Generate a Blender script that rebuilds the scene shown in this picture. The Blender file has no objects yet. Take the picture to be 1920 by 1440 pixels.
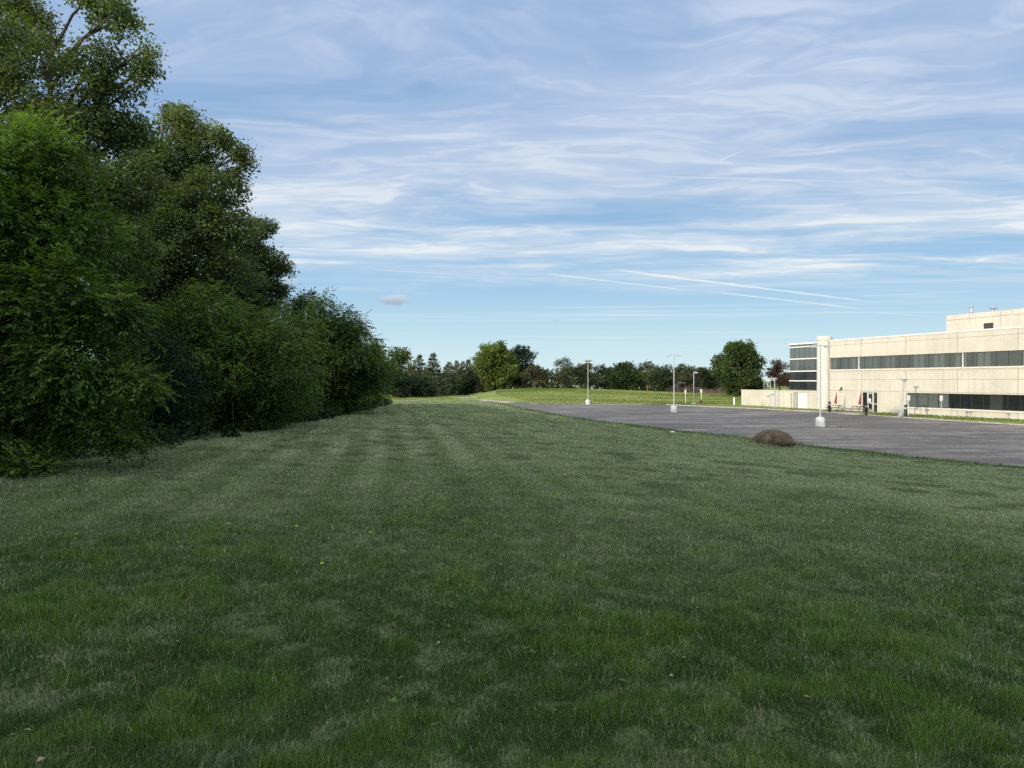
import bpy, math, random
import numpy as np
from math import radians as R, sin, cos, pi, tan, sqrt, atan2
from mathutils import Vector, noise as mnoise

SC = bpy.context.scene
COL = SC.collection
F = 1335.0            # focal length in photo pixels (photo is 1920 wide)
CAMZ = 3.6            # the lawn the photographer stands on is about 2 m above the car park
HOR = 714.0           # the horizon's row in the photo

# ------------------------------------------------------------------ camera
cam = bpy.data.cameras.new("camera")
cam.lens = F / 1920 * 36
cam.sensor_width = 36
cam.clip_start = 0.05
cam.clip_end = 6000
camo = bpy.data.objects.new("camera", cam)
COL.objects.link(camo)
camo.location = (0, 0, CAMZ)
camo.rotation_euler = (R(90) - math.atan((720 - HOR) / F), 0, 0)
SC.camera = camo

# ------------------------------------------------------------------ light
SUN_AZ, SUN_EL = 224.0, 11.0       # azimuth clockwise from +Y (the way the camera looks)
sd = Vector((sin(R(SUN_AZ)) * cos(R(SUN_EL)), cos(R(SUN_AZ)) * cos(R(SUN_EL)), sin(R(SUN_EL))))
sun = bpy.data.lights.new("sun", 'SUN')
sun.energy = 2.8
sun.angle = R(0.5)
sun.color = (1.0, 0.88, 0.67)
suno = bpy.data.objects.new("sun", sun)
suno.rotation_euler = (-sd).to_track_quat('-Z', 'Y').to_euler()
suno.location = sd * 200
COL.objects.link(suno)

SC.view_settings.view_transform = 'Standard'
SC.view_settings.look = 'None'
SC.view_settings.exposure = 0.35
SC.view_settings.gamma = 1.0
SC.view_settings.use_curve_mapping = False
SC.cycles.max_bounces = 6
SC.cycles.diffuse_bounces = 3
SC.cycles.glossy_bounces = 3
SC.cycles.transmission_bounces = 4
SC.cycles.transparent_max_bounces = 4
SC.cycles.use_denoising = False


class NT:
    """small helper for writing node trees"""
    def __init__(s, tree):
        s.t = tree
        s.n = tree.nodes
        s.l = tree.links

    def node(s, typ, **kw):
        n = s.n.new(typ)
        for k, v in kw.items():
            setattr(n, k, v)
        return n

    def put(s, sock, v):
        if isinstance(v, bpy.types.NodeSocket):
            s.l.new(v, sock)
        else:
            sock.default_value = v

    def math(s, op, a, b=0.0, c=0.0, clamp=False):
        n = s.node('ShaderNodeMath', operation=op, use_clamp=clamp)
        s.put(n.inputs[0], a)
        s.put(n.inputs[1], b)
        s.put(n.inputs[2], c)
        return n.outputs[0]

    def add(s, a, b): return s.math('ADD', a, b)
    def sub(s, a, b): return s.math('SUBTRACT', a, b)
    def mul(s, a, b): return s.math('MULTIPLY', a, b)
    def div(s, a, b): return s.math('DIVIDE', a, b)

    def comb(s, x, y, z):
        n = s.node('ShaderNodeCombineXYZ')
        for i, v in enumerate((x, y, z)):
            s.put(n.inputs[i], v)
        return n.outputs[0]

    def sep(s, v):
        n = s.node('ShaderNodeSeparateXYZ')
        s.l.new(v, n.inputs[0])
        return n.outputs

    def noise(s, vec, scale, detail=4, rough=0.5, dist=0.0, dim='3D', col=False):
        n = s.node('ShaderNodeTexNoise', noise_dimensions=dim)
        s.l.new(vec, n.inputs['Vector'])
        n.inputs['Scale'].default_value = scale
        n.inputs['Detail'].default_value = detail
        n.inputs['Roughness'].default_value = rough
        n.inputs['Distortion'].default_value = dist
        return n.outputs[1 if col else 0]

    def smooth(s, v, lo, hi, a=0.0, b=1.0):
        n = s.node('ShaderNodeMapRange', interpolation_type='SMOOTHSTEP')
        s.put(n.inputs[0], v)
        for i, k in enumerate((lo, hi, a, b)):
            n.inputs[1 + i].default_value = k
        return n.outputs[0]

    def mix(s, fac, a, b, blend='MIX'):
        n = s.node('ShaderNodeMix', data_type='RGBA', blend_type=blend)
        s.put(n.inputs[0], fac)
        for sock, v in ((n.inputs[6], a), (n.inputs[7], b)):
            if isinstance(v, (tuple, list)):
                sock.default_value = (*v[:3], 1)
            else:
                s.l.new(v, sock)
        return n.outputs[2]

    def mapping(s, vec, loc=(0, 0, 0), rot=(0, 0, 0), scale=(1, 1, 1)):
        n = s.node('ShaderNodeMapping')
        s.l.new(vec, n.inputs[0])
        n.inputs[1].default_value = loc
        n.inputs[2].default_value = rot
        n.inputs[3].default_value = scale
        return n.outputs[0]


# ------------------------------------------------------------------ sky
def build_world():
    w = bpy.data.worlds.new("World")
    SC.world = w
    w.use_nodes = True
    t = NT(w.node_tree)
    for n in list(t.n):
        t.n.remove(n)
    out = t.node('ShaderNodeOutputWorld')
    bg = t.node('ShaderNodeBackground')
    STR = 0.12
    bg.inputs[1].default_value = STR
    t.l.new(bg.outputs[0], out.inputs[0])
    sky = t.node('ShaderNodeTexSky', sky_type='NISHITA')
    sky.sun_disc = False
    sky.sun_elevation = R(SUN_EL)
    sky.sun_rotation = R(SUN_AZ)
    sky.altitude = 100
    sky.air_density = 1.0
    sky.dust_density = 0.6
    sky.ozone_density = 1.6
    d = t.node('ShaderNodeTexCoord').outputs['Generated']
    x, y, z = t.sep(d)
    zc = t.math('MAXIMUM', z, 0.012)
    u = t.div(x, zc)
    v = t.div(y, zc)
    p = t.comb(u, v, 0.0)
    # decks of cirrus in the plane overhead: a soft veil, combed streaks, torn fibres
    warp = t.noise(t.mapping(p, scale=(0.45, 0.45, 1)), 1.0, 4, 0.55, col=True)
    wv = t.node('ShaderNodeVectorMath', operation='MULTIPLY_ADD')
    t.l.new(warp, wv.inputs[0])
    wv.inputs[1].default_value = (2.0, 1.15, 0)
    t.l.new(p, wv.inputs[2])
    pw = wv.outputs[0]
    veil = t.noise(t.mapping(pw, loc=(3.1, 1.7, 0), rot=(0, 0, R(8)), scale=(0.42, 0.75, 1)), 1.0, 7, 0.56, 0.2)
    streak = t.noise(t.mapping(pw, loc=(7.3, 4.4, 0), rot=(0, 0, R(-10)), scale=(0.30, 1.0, 1)), 1.5, 7, 0.55, 0.5)
    fine = t.noise(t.mapping(pw, loc=(1.3, 9.4, 0), rot=(0, 0, R(32)), scale=(0.7, 1.7, 1)), 3.2, 7, 0.6, 0.8)
    a = t.smooth(veil, 0.345, 0.69)
    b = t.smooth(streak, 0.42, 0.72)
    c = t.smooth(fine, 0.40, 0.70)
    dens = t.add(t.add(t.mul(a, 0.54), t.mul(b, 0.34)), t.mul(t.mul(c, 0.40), t.add(a, b)))
    # the deck ends at a distance; beyond it only thin wisps
    vv = t.add(v, t.mul(t.sub(t.noise(t.mapping(p, scale=(0.20, 0.30, 1)), 1.0, 5, 0.62), 0.5), 6.0))
    edge = t.smooth(vv, 4.4, 9.0, 1.0, 0.0)
    band = t.smooth(t.math('ABSOLUTE', t.sub(vv, 4.6)), 0.2, 2.1, 1.0, 0.0)
    dens = t.mul(dens, t.add(t.mul(edge, 0.90), t.mul(band, 0.45)))
    far = t.smooth(t.noise(t.mapping(p, loc=(2, 3, 0), rot=(0, 0, R(3)), scale=(0.10, 0.55, 1)), 1.0, 7, 0.62, 0.8), 0.50, 0.76)
    dens = t.add(dens, t.mul(t.mul(far, t.smooth(v, 4.0, 6.0)), 0.70))

    # vapour trails: straight lines in the same plane, roughened by noise
    def pl(px, py):
        return ((px - 960) / (HOR - py), F / (HOR - py))
    rough = t.noise(p, 3.2, 5, 0.7)
    for (p0, p1, wd, amp) in (((1005, 511), (1310, 547), 0.035, 0.75), ((1325, 546), (1640, 582), 0.05, 0.85),
                              ((1150, 506), (1650, 568), 0.075, 0.75), ((1600, 556), (1850, 545), 0.05, 0.5),
                              ((1280, 300), (1720, 327), 0.010, 0.35), ((1220, 331), (1640, 342), 0.018, 0.4),
                              ((1640, 586), (1730, 592), 0.05, 0.5), ((500, 457), (600, 462), 0.02, 0.35),
                              ((1345, 303), (1400, 280), 0.012, 0.35), ((690, 505), (880, 516), 0.03, 0.5)):
        a0, a1 = Vector(pl(*p0)), Vector(pl(*p1))
        dr = (a1 - a0)
        L = dr.length
        dr /= L
        al = t.add(t.mul(t.sub(u, a0.x), dr.x), t.mul(t.sub(v, a0.y), dr.y))
        ac = t.add(t.mul(t.sub(u, a0.x), -dr.y), t.mul(t.sub(v, a0.y), dr.x))
        ac = t.add(ac, t.mul(t.sub(rough, 0.5), wd * 2.4))
        m = t.smooth(t.math('ABSOLUTE', ac), 0.0, wd, 1.0, 0.0)
        m = t.mul(m, t.mul(t.smooth(al, -0.02 * L, 0.12 * L), t.smooth(al, 0.75 * L, 1.02 * L, 1.0, 0.0)))
        m = t.mul(m, t.smooth(rough, 0.25, 0.55, 0.35, 1.0))
        dens = t.add(dens, t.mul(m, amp))
    dens = t.math('MINIMUM', dens, 0.92)
    dens = t.mul(dens, t.smooth(z, 0.012, 0.06))
    # clear evening air: pale and faintly green at the horizon, deep blue higher up; the Nishita sky supplies the glow round the sun
    ramp = t.node('ShaderNodeValToRGB')
    t.l.new(z, ramp.inputs[0])
    el = ramp.color_ramp.elements
    stops = ((0.0, (0.56, 0.68, 0.69)), (0.045, (0.465, 0.625, 0.69)), (0.13, (0.285, 0.465, 0.64)), (0.28, (0.200, 0.340, 0.555)), (0.5, (0.19, 0.31, 0.52)), (1.0, (0.22, 0.32, 0.50)))
    el[0].position, el[1].position = stops[0][0], stops[-1][0]
    el[0].color, el[1].color = (*[q / STR for q in stops[0][1]], 1), (*[q / STR for q in stops[-1][1]], 1)
    for ps, cc in stops[1:-1]:
        e = el.new(ps)
        e.color = (*[q / STR for q in cc], 1)
    sdot = t.node('ShaderNodeVectorMath', operation='DOT_PRODUCT')
    t.l.new(d, sdot.inputs[0])
    sdot.inputs[1].default_value = tuple(sd)
    sunward = t.smooth(sdot.outputs['Value'], -0.25, 1.0)
    blue = t.mix(t.smooth(sunward, 0.0, 0.6, 0.0, 0.85), ramp.outputs[0], sky.outputs[0])
    # ice cloud glows sunward; extra unseen glow overhead added to brighten the ground
    cl = t.mix(t.smooth(z, 0.10, 0.42), (0.70 / STR, 0.725 / STR, 0.735 / STR), (0.46 / STR, 0.54 / STR, 0.67 / STR))
    cl = t.mix(t.smooth(z, 0.45, 0.7), cl, (0.63 / STR, 0.645 / STR, 0.60 / STR))
    glow = t.add(t.add(1.0, t.mul(t.math('POWER', sunward, 2.0), 5.0)), t.mul(t.smooth(z, 0.44, 0.85), 3.0))
    gm = t.node('ShaderNodeVectorMath', operation='SCALE')
    t.l.new(cl, gm.inputs[0])
    t.l.new(glow, gm.inputs['Scale'])
    cl = gm.outputs[0]
    res = t.mix(dens, blue, cl)
    # one small grey cumulus low over the tree belt
    ux = t.div(x, t.math('MAXIMUM', y, 0.05))
    uz = t.div(z, t.math('MAXIMUM', y, 0.05))
    q = t.comb(ux, uz, 0.0)
    nz = t.noise(q, 34.0, 5, 0.6)
    for (cx, cy, rx, ry, amp) in ((738, 562, 36, 13, 0.95), (536, 530, 26, 18, 0.6), (1043, 599, 12, 5, 0.4)):
        ex = t.div(t.sub(ux, (cx - 960) / F), rx / F)
        ez = t.div(t.sub(uz, (HOR - cy) / F), ry / F)
        rr = t.math('SQRT', t.add(t.mul(ex, ex), t.mul(ez, ez)))
        rr = t.add(rr, t.mul(t.sub(nz, 0.5), 2.2))
        m = t.mul(t.mul(t.smooth(rr, 0.35, 1.0, 1.0, 0.0), amp), t.smooth(y, 0.1, 0.3))
        shade = t.mix(t.smooth(ez, -0.7, 0.7), (0.28 / STR, 0.36 / STR, 0.45 / STR), (0.50 / STR, 0.56 / STR, 0.62 / STR))
        res = t.mix(m, res, shade)
    t.l.new(res, bg.inputs[0])


build_world()

# ------------------------------------------------------------------ small tools
rng = np.random.default_rng(7)
random.seed(11)


def tag(o, label=None, cat=None, group=None, kind=None):
    if label: o["label"] = label
    if cat: o["category"] = cat
    if group: o["group"] = group
    if kind: o["kind"] = kind
    return o


def empty(name, loc=(0, 0, 0), rz=0.0, label=None, cat=None, group=None):
    o = bpy.data.objects.new(name, None)
    o.empty_display_size = 0.3
    COL.objects.link(o)
    o.location = loc
    o.rotation_euler = (0, 0, rz)
    return tag(o, label, cat, group)


def copy_tree(o, parent=None):
    c = o.copy()
    COL.objects.link(c)
    if parent: c.parent = parent
    for ch in list(o.children):
        copy_tree(ch, c)
    return c


class MB:
    """collects shapes, builds ONE mesh object"""
    def __init__(s):
        s.v, s.f, s.mi = [], [], []

    def raw(s, vs, fs, mi=0):
        b = len(s.v)
        s.v += [tuple(p) for p in vs]
        s.f += [tuple(i + b for i in f) for f in fs]
        s.mi += [mi] * len(fs)
        return s

    def box(s, x0, x1, y0, y1, z0, z1, mi=0):
        vs = [(x, y, z) for z in (z0, z1) for (x, y) in ((x0, y0), (x1, y0), (x1, y1), (x0, y1))]
        return s.raw(vs, [(3, 2, 1, 0), (4, 5, 6, 7), (0, 1, 5, 4), (1, 2, 6, 5), (2, 3, 7, 6), (3, 0, 4, 7)], mi)

    def bar(s, a, b, w, h, mi=0):
        a, b = Vector(a), Vector(b)
        d = (b - a).normalized()
        up = Vector((0, 0, 1)) if abs(d.z) < 0.95 else Vector((1, 0, 0))
        r = d.cross(up).normalized() * w / 2
        q = r.cross(d).normalized() * h / 2
        vs = [a - r - q, a + r - q, a + r + q, a - r + q, b - r - q, b + r - q, b + r + q, b - r + q]
        return s.raw(vs, [(3, 2, 1, 0), (4, 5, 6, 7), (0, 1, 5, 4), (1, 2, 6, 5), (2, 3, 7, 6), (3, 0, 4, 7)], mi)

    def tube(s, pts, rad, n=8, cap=True, mi=0):
        pts = [Vector(p) for p in pts]
        rings, m = [], len(pts)
        for i, p in enumerate(pts):
            d = (pts[min(i + 1, m - 1)] - pts[max(i - 1, 0)])
            d = d.normalized() if d.length > 1e-6 else Vector((0, 0, 1))
            a = d.cross(Vector((0.13, 0.97, 0.2))).normalized()
            b = d.cross(a)
            rings.append([p + (a * cos(2 * pi * k / n) + b * sin(2 * pi * k / n)) * rad[i] for k in range(n)])
        vs = [q for r in rings for q in r]
        fs = [(i * n + k, i * n + (k + 1) % n, (i + 1) * n + (k + 1) % n, (i + 1) * n + k) for i in range(m - 1) for k in range(n)]
        if cap:
            fs += [tuple(reversed(range(n))), tuple((m - 1) * n + k for k in range(n))]
        return s.raw(vs, fs, mi)

    def lathe(s, prof, c=(0, 0, 0), n=16, mi=0):
        """prof: (radius, z) from the bottom up"""
        vs = [(c[0] + r * cos(2 * pi * k / n), c[1] + r * sin(2 * pi * k / n), c[2] + z) for r, z in prof for k in range(n)]
        m = len(prof)
        fs = [(i * n + k, i * n + (k + 1) % n, (i + 1) * n + (k + 1) % n, (i + 1) * n + k) for i in range(m - 1) for k in range(n)]
        fs += [tuple(reversed(range(n))), tuple((m - 1) * n + k for k in range(n))]
        return s.raw(vs, fs, mi)

    def build(s, name, mat, parent=None, smooth=False, bevel=0.0, loc=None, rz=0.0):
        me = bpy.data.meshes.new(name)
        me.from_pydata(s.v, [], s.f)
        mats = mat if isinstance(mat, (list, tuple)) else [mat]
        for m in mats:
            me.materials.append(m)
        if len(mats) > 1:
            me.polygons.foreach_set('material_index', s.mi)
        if smooth:
            me.polygons.foreach_set('use_smooth', [True] * len(s.f))
        me.update()
        o = bpy.data.objects.new(name, me)
        COL.objects.link(o)
        if parent: o.parent = parent
        if loc: o.location = loc
        o.rotation_euler = (0, 0, rz)
        if bevel:
            bm = o.modifiers.new("bevel", 'BEVEL')
            bm.width = bevel
            bm.segments = 2
            bm.limit_method = 'ANGLE'
        return o


def np_mesh(name, co, faces_flat, counts, mat, parent=None, tint=None, smooth=False):
    me = bpy.data.meshes.new(name)
    nv, nl, nf = len(co), len(faces_flat), len(counts)
    me.vertices.add(nv)
    me.vertices.foreach_set('co', np.ascontiguousarray(co, dtype=np.float32).ravel())
    me.loops.add(nl)
    me.loops.foreach_set('vertex_index', np.ascontiguousarray(faces_flat, dtype=np.int32))
    me.polygons.add(nf)
    st = np.zeros(nf, dtype=np.int32)
    st[1:] = np.cumsum(counts)[:-1]
    me.polygons.foreach_set('loop_start', st)
    me.polygons.foreach_set('loop_total', np.asarray(counts, dtype=np.int32))
    if smooth:
        me.polygons.foreach_set('use_smooth', np.ones(nf, dtype=bool))
    if tint is not None:
        a = me.attributes.new('tint', 'FLOAT_COLOR', 'POINT')
        c = np.ones((nv, 4), dtype=np.float32)
        c[:, :3] = tint
        a.data.foreach_set('color', c.ravel())
    me.materials.append(mat)
    me.update()
    me.validate()
    o = bpy.data.objects.new(name, me)
    COL.objects.link(o)
    if parent: o.parent = parent
    return o


# value noise in 2D for heights and grass colour
_tab = np.random.default_rng(3).random((256, 256))


def vnoise(x, y, s):
    x, y = np.asarray(x, float) * s + 1000.3, np.asarray(y, float) * s + 1000.7
    xi, yi = np.floor(x).astype(int), np.floor(y).astype(int)
    fx, fy = x - xi, y - yi
    fx, fy = fx * fx * (3 - 2 * fx), fy * fy * (3 - 2 * fy)
    g = lambda i, j: _tab[i & 255, j & 255]
    return (g(xi, yi) * (1 - fx) + g(xi + 1, yi) * fx) * (1 - fy) + (g(xi, yi + 1) * (1 - fx) + g(xi + 1, yi + 1) * fx) * fy


def fbm(x, y, s, o=4):
    r, a, t = 0, 0.5, 0
    for k in range(o):
        r = r + vnoise(x, y, s * 2 ** k) * a
        t += a
        a *= 0.55
    return r / t


def S(x, a, b):
    t = np.clip((np.asarray(x, float) - a) / (b - a), 0, 1)
    return t * t * (3 - 2 * t)


# ------------------------------------------------------------------ the lie of the land
EY = np.array([-60, 5, 18, 29.3, 33.4, 37, 44.5, 49, 56, 67.7, 86, 112, 126, 145, 200])
EX = np.array([48, 36, 28, 21.2, 18.6, 17.2, 14.7, 12.6, 10.0, 6.3, 2.4, -2.0, -6.0, -12, -20])


def edge_x(y):
    return np.interp(y, EY, EX)


def gz(x, y):
    x, y = np.asarray(x, float), np.asarray(y, float)
    e = edge_x(y)
    t = np.clip((x + 6) / (e + 6.001), 0, 1)
    lawn = 2.0 * (1 - S(t, 0, 1)) * (1 - 0.86 * S(y, 30, 120))
    lawn = np.where(x < e, lawn, 0)
    lawn = lawn + np.where(x < e, 1, 0) * S(e - x, 0.3, 3.5) * ((fbm(x, y, 0.35, 2) - 0.5) * 0.14 + (vnoise(x, y, 0.9) - 0.5) * 0.035) * (1 - S(y, 70, 110))
    # the long low mound beyond the car park
    A = np.interp(x, [-30, -14, -9, -3, 4, 14, 26, 40, 60], [0.55, 0.5, 0.6, 1.75, 2.05, 1.95, 1.5, 0.95, 0.7])
    m = A * S(y, 112 + np.clip(-x, 0, 40) * 0.35, 139) * (1 - 0.95 * S(y, 145, 164))
    return lawn + m


def gzf(x, y):
    return float(gz(x, y))


def at(px, py, D):
    """the point at depth D that the photo shows in pixel px, py"""
    return Vector(((px - 960) * D / F, D, CAMZ - (py - HOR) * D / F))


# ------------------------------------------------------------------ materials
MATS = {}


def pmat(name, col, rough=0.7, spec=0.4, metal=0.0, var=0.12, scale=3.0, bump=0.0, bscale=60.0):
    m = bpy.data.materials.new(name)
    m.use_nodes = True
    t = NT(m.node_tree)
    bs = t.n['Principled BSDF']
    bs.inputs['Roughness'].default_value = rough
    bs.inputs['Specular IOR Level'].default_value = spec
    bs.inputs['Metallic'].default_value = metal
    oc = t.node('ShaderNodeTexCoord').outputs['Object']
    n = t.noise(oc, scale, 5, 0.6)
    lo = tuple(c * (1 - var) for c in col)
    hi = tuple(min(1, c * (1 + var)) for c in col)
    t.l.new(t.mix(t.smooth(n, 0.3, 0.7), lo, hi), bs.inputs['Base Color'])
    if bump:
        b = t.node('ShaderNodeBump')
        b.inputs['Strength'].default_value = bump
        b.inputs['Distance'].default_value = 0.02
        t.l.new(t.noise(oc, bscale, 4, 0.6), b.inputs['Height'])
        t.l.new(b.outputs[0], bs.inputs['Normal'])
    MATS[name] = m
    return m


def leaf_mat(name, trans=0.42, rough=0.55, spec=0.25, tcol=(1.3, 1.38, 0.45)):
    m = bpy.data.materials.new(name)
    m.use_nodes = True
    t = NT(m.node_tree)
    bs = t.n['Principled BSDF']
    out = t.n['Material Output']
    at_ = t.node('ShaderNodeAttribute', attribute_name='tint')
    bs.inputs['Roughness'].default_value = rough
    bs.inputs['Specular IOR Level'].default_value = spec
    t.l.new(at_.outputs[0], bs.inputs['Base Color'])
    tr = t.node('ShaderNodeBsdfTranslucent')
    t.l.new(t.mix(1.0, at_.outputs[0], tcol, 'MULTIPLY'), tr.inputs[0])
    mx = t.node('ShaderNodeMixShader')
    mx.inputs[0].default_value = trans
    t.l.new(bs.outputs[0], mx.inputs[1])
    t.l.new(tr.outputs[0], mx.inputs[2])
    t.l.new(mx.outputs[0], out.inputs[0])
    MATS[name] = m
    return m


leafM = leaf_mat('leaf')
needleM = leaf_mat('needles', 0.12, 0.6, 0.2)
grassM = leaf_mat('grass_blades', 0.25, 0.55, 0.22, (1.1, 1.15, 0.6))
barkM = pmat('bark', (0.10, 0.085, 0.07), 0.9, 0.2, var=0.4, scale=6, bump=0.8, bscale=14)
pineBarkM = pmat('pine_bark', (0.17, 0.11, 0.075), 0.9, 0.2, var=0.4, scale=4, bump=0.6, bscale=10)


def ground_material():
    m = bpy.data.materials.new('turf_soil')
    m.use_nodes = True
    t = NT(m.node_tree)
    bs = t.n['Principled BSDF']
    bs.inputs['Roughness'].default_value = 0.9
    bs.inputs['Specular IOR Level'].default_value = 0.15
    oc = t.node('ShaderNodeTexCoord').outputs['Object']
    x, y, z = t.sep(oc)
    big = t.noise(oc, 0.12, 4, 0.55)
    mid = t.noise(oc, 0.9, 5, 0.6)
    fine = t.noise(oc, 9.0, 5, 0.7)
    g1 = t.mix(t.smooth(mid, 0.32, 0.68), (0.040, 0.060, 0.020), (0.064, 0.086, 0.032))
    g2 = t.mix(t.smooth(fine, 0.3, 0.7), g1, (0.072, 0.088, 0.042))
    # mown swaths: brightness of laid-over blades painted in, with drier clippings between
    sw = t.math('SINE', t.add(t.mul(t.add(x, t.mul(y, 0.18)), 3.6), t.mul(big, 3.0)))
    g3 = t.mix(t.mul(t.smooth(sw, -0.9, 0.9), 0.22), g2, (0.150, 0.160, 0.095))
    # the far mound and verge: sunlit brightness painted as yellower grass
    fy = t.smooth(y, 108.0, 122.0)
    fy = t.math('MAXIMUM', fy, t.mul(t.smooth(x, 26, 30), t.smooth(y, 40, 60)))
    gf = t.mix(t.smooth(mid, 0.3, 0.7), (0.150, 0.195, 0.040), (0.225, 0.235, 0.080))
    shadow_bands = t.noise(t.mapping(oc, scale=(0.25, 1.0, 1.0)), 0.30, 5, 0.6, 0.4)
    gf = t.mix(t.mul(t.smooth(shadow_bands, 0.46, 0.60), 0.65), gf, (0.080, 0.125, 0.030))  # darker streaks painted in for tree shadows on the mound
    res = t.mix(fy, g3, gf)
    t.l.new(res, bs.inputs['Base Color'])
    b = t.node('ShaderNodeBump')
    b.inputs['Strength'].default_value = 0.6
    b.inputs['Distance'].default_value = 0.06
    t.l.new(t.add(fine, mid), b.inputs['Height'])
    t.l.new(b.outputs[0], bs.inputs['Normal'])
    return m


def asphalt_material():
    m = bpy.data.materials.new('worn_asphalt')
    m.use_nodes = True
    t = NT(m.node_tree)
    bs = t.n['Principled BSDF']
    bs.inputs['Roughness'].default_value = 0.85
    bs.inputs['Specular IOR Level'].default_value = 0.25
    oc = t.node('ShaderNodeTexCoord').outputs['Object']
    rot = t.mapping(oc, rot=(0, 0, R(14)))
    big = t.noise(rot, 0.10, 5, 0.6, 0.4)
    pat = t.noise(t.mapping(oc, rot=(0, 0, R(14)), scale=(0.25, 1.0, 1)), 0.42, 7, 0.68, 0.5)
    fine = t.noise(oc, 24.0, 3, 0.7)
    c = t.mix(t.smooth(big, 0.35, 0.65), (0.104, 0.090, 0.084), (0.165, 0.145, 0.134))
    c = t.mix(t.mul(t.smooth(pat, 0.48, 0.57), 0.9), c, (0.070, 0.062, 0.062))
    c = t.mix(t.mul(t.smooth(pat, 0.33, 0.43, 1.0, 0.0), 0.85), c, (0.255, 0.23, 0.215))
    c = t.mix(t.mul(t.smooth(fine, 0.4, 0.7), 0.35), c, (0.22, 0.20, 0.19))
    pt2 = t.noise(t.mapping(oc, rot=(0, 0, R(14)), scale=(0.4, 1.0, 1)), 1.7, 6, 0.72, 0.4)
    c = t.mix(t.mul(t.smooth(pt2, 0.54, 0.64), 0.7), c, (0.072, 0.062, 0.058))
    c = t.mix(t.mul(t.smooth(pt2, 0.30, 0.42, 1.0, 0.0), 0.6), c, (0.235, 0.212, 0.195))
    # crack lines, weeds in some of them
    vo = t.node('ShaderNodeTexVoronoi', feature='DISTANCE_TO_EDGE')
    vo.inputs['Scale'].default_value = 0.22
    wn = t.noise(oc, 0.8, 4, 0.6, col=True)
    vm = t.node('ShaderNodeVectorMath', operation='MULTIPLY_ADD')
    t.l.new(wn, vm.inputs[0])
    vm.inputs[1].default_value = (1.6, 1.6, 0)
    t.l.new(oc, vm.inputs[2])
    t.l.new(vm.outputs[0], vo.inputs['Vector'])
    crack = t.smooth(vo.outputs['Distance'], 0.003, 0.014, 1.0, 0.0)
    weed = t.smooth(t.noise(oc, 0.35, 4, 0.6), 0.5, 0.6)
    c = t.mix(t.mul(crack, 0.5), c, t.mix(weed, (0.035, 0.032, 0.035), (0.055, 0.075, 0.03)))
    # worn white bay lines across the rows, long faded to patches
    rx, ry, rz_ = t.sep(rot)
    ln = t.math('ABSOLUTE', t.sub(t.math('FRACT', t.div(ry, 2.75)), 0.5))
    lane = t.math('FRACT', t.div(rx, 17.0))
    inb = t.mul(t.smooth(lane, 0.02, 0.03), t.smooth(lane, 0.62, 0.63, 1.0, 0.0))
    wear = t.smooth(t.noise(oc, 0.9, 5, 0.7), 0.44, 0.58)
    c = t.mix(t.mul(t.mul(t.mul(t.smooth(ln, 0.022, 0.032, 1.0, 0.0), inb), wear), 0.8), c, (0.42, 0.42, 0.42))
    t.l.new(c, bs.inputs['Base Color'])
    b = t.node('ShaderNodeBump')
    b.inputs['Strength'].default_value = 0.5
    b.inputs['Distance'].default_value = 0.02
    t.l.new(t.add(fine, pat), b.inputs['Height'])
    t.l.new(b.outputs[0], bs.inputs['Normal'])
    return m


def concrete_panel_material():
    """pre-cast wall panels: fine grain, rain streaks below the ledges (object coords: x along the wall)"""
    m = bpy.data.materials.new('precast_concrete')
    m.use_nodes = True
    t = NT(m.node_tree)
    bs = t.n['Principled BSDF']
    bs.inputs['Roughness'].default_value = 0.85
    bs.inputs['Specular IOR Level'].default_value = 0.2
    oc = t.node('ShaderNodeTexCoord').outputs['Object']
    x, y, z = t.sep(oc)
    n1 = t.noise(oc, 0.35, 4, 0.6)
    n2 = t.noise(oc, 2.2, 6, 0.65)
    st = t.noise(t.mapping(oc, scale=(2.2, 2.2, 0.16)), 1.3, 6, 0.7)
    pn = t.node('ShaderNodeTexWhiteNoise', noise_dimensions='2D')
    t.l.new(t.comb(t.math('FLOOR', t.div(t.add(x, 0.8), 6.1)), t.math('FLOOR', t.div(z, 2.5)), 0.0), pn.inputs['Vector'])
    c = t.mix(t.smooth(n1, 0.3, 0.7), (0.485, 0.455, 0.395), (0.565, 0.535, 0.465))
    c = t.mix(t.mul(t.smooth(n2, 0.35, 0.75), 0.35), c, (0.45, 0.40, 0.325))
    c = t.mix(t.mul(t.smooth(st, 0.46, 0.72), 0.55), c, (0.37, 0.33, 0.265))
    c = t.mix(t.mul(pn.outputs[0], 0.3), c, (0.45, 0.405, 0.335))
    t.l.new(c, bs.inputs['Base Color'])
    b = t.node('ShaderNodeBump')
    b.inputs['Strength'].default_value = 0.25
    b.inputs['Distance'].default_value = 0.01
    t.l.new(t.noise(oc, 40, 3, 0.6), b.inputs['Height'])
    t.l.new(b.outputs[0], bs.inputs['Normal'])
    return m


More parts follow.
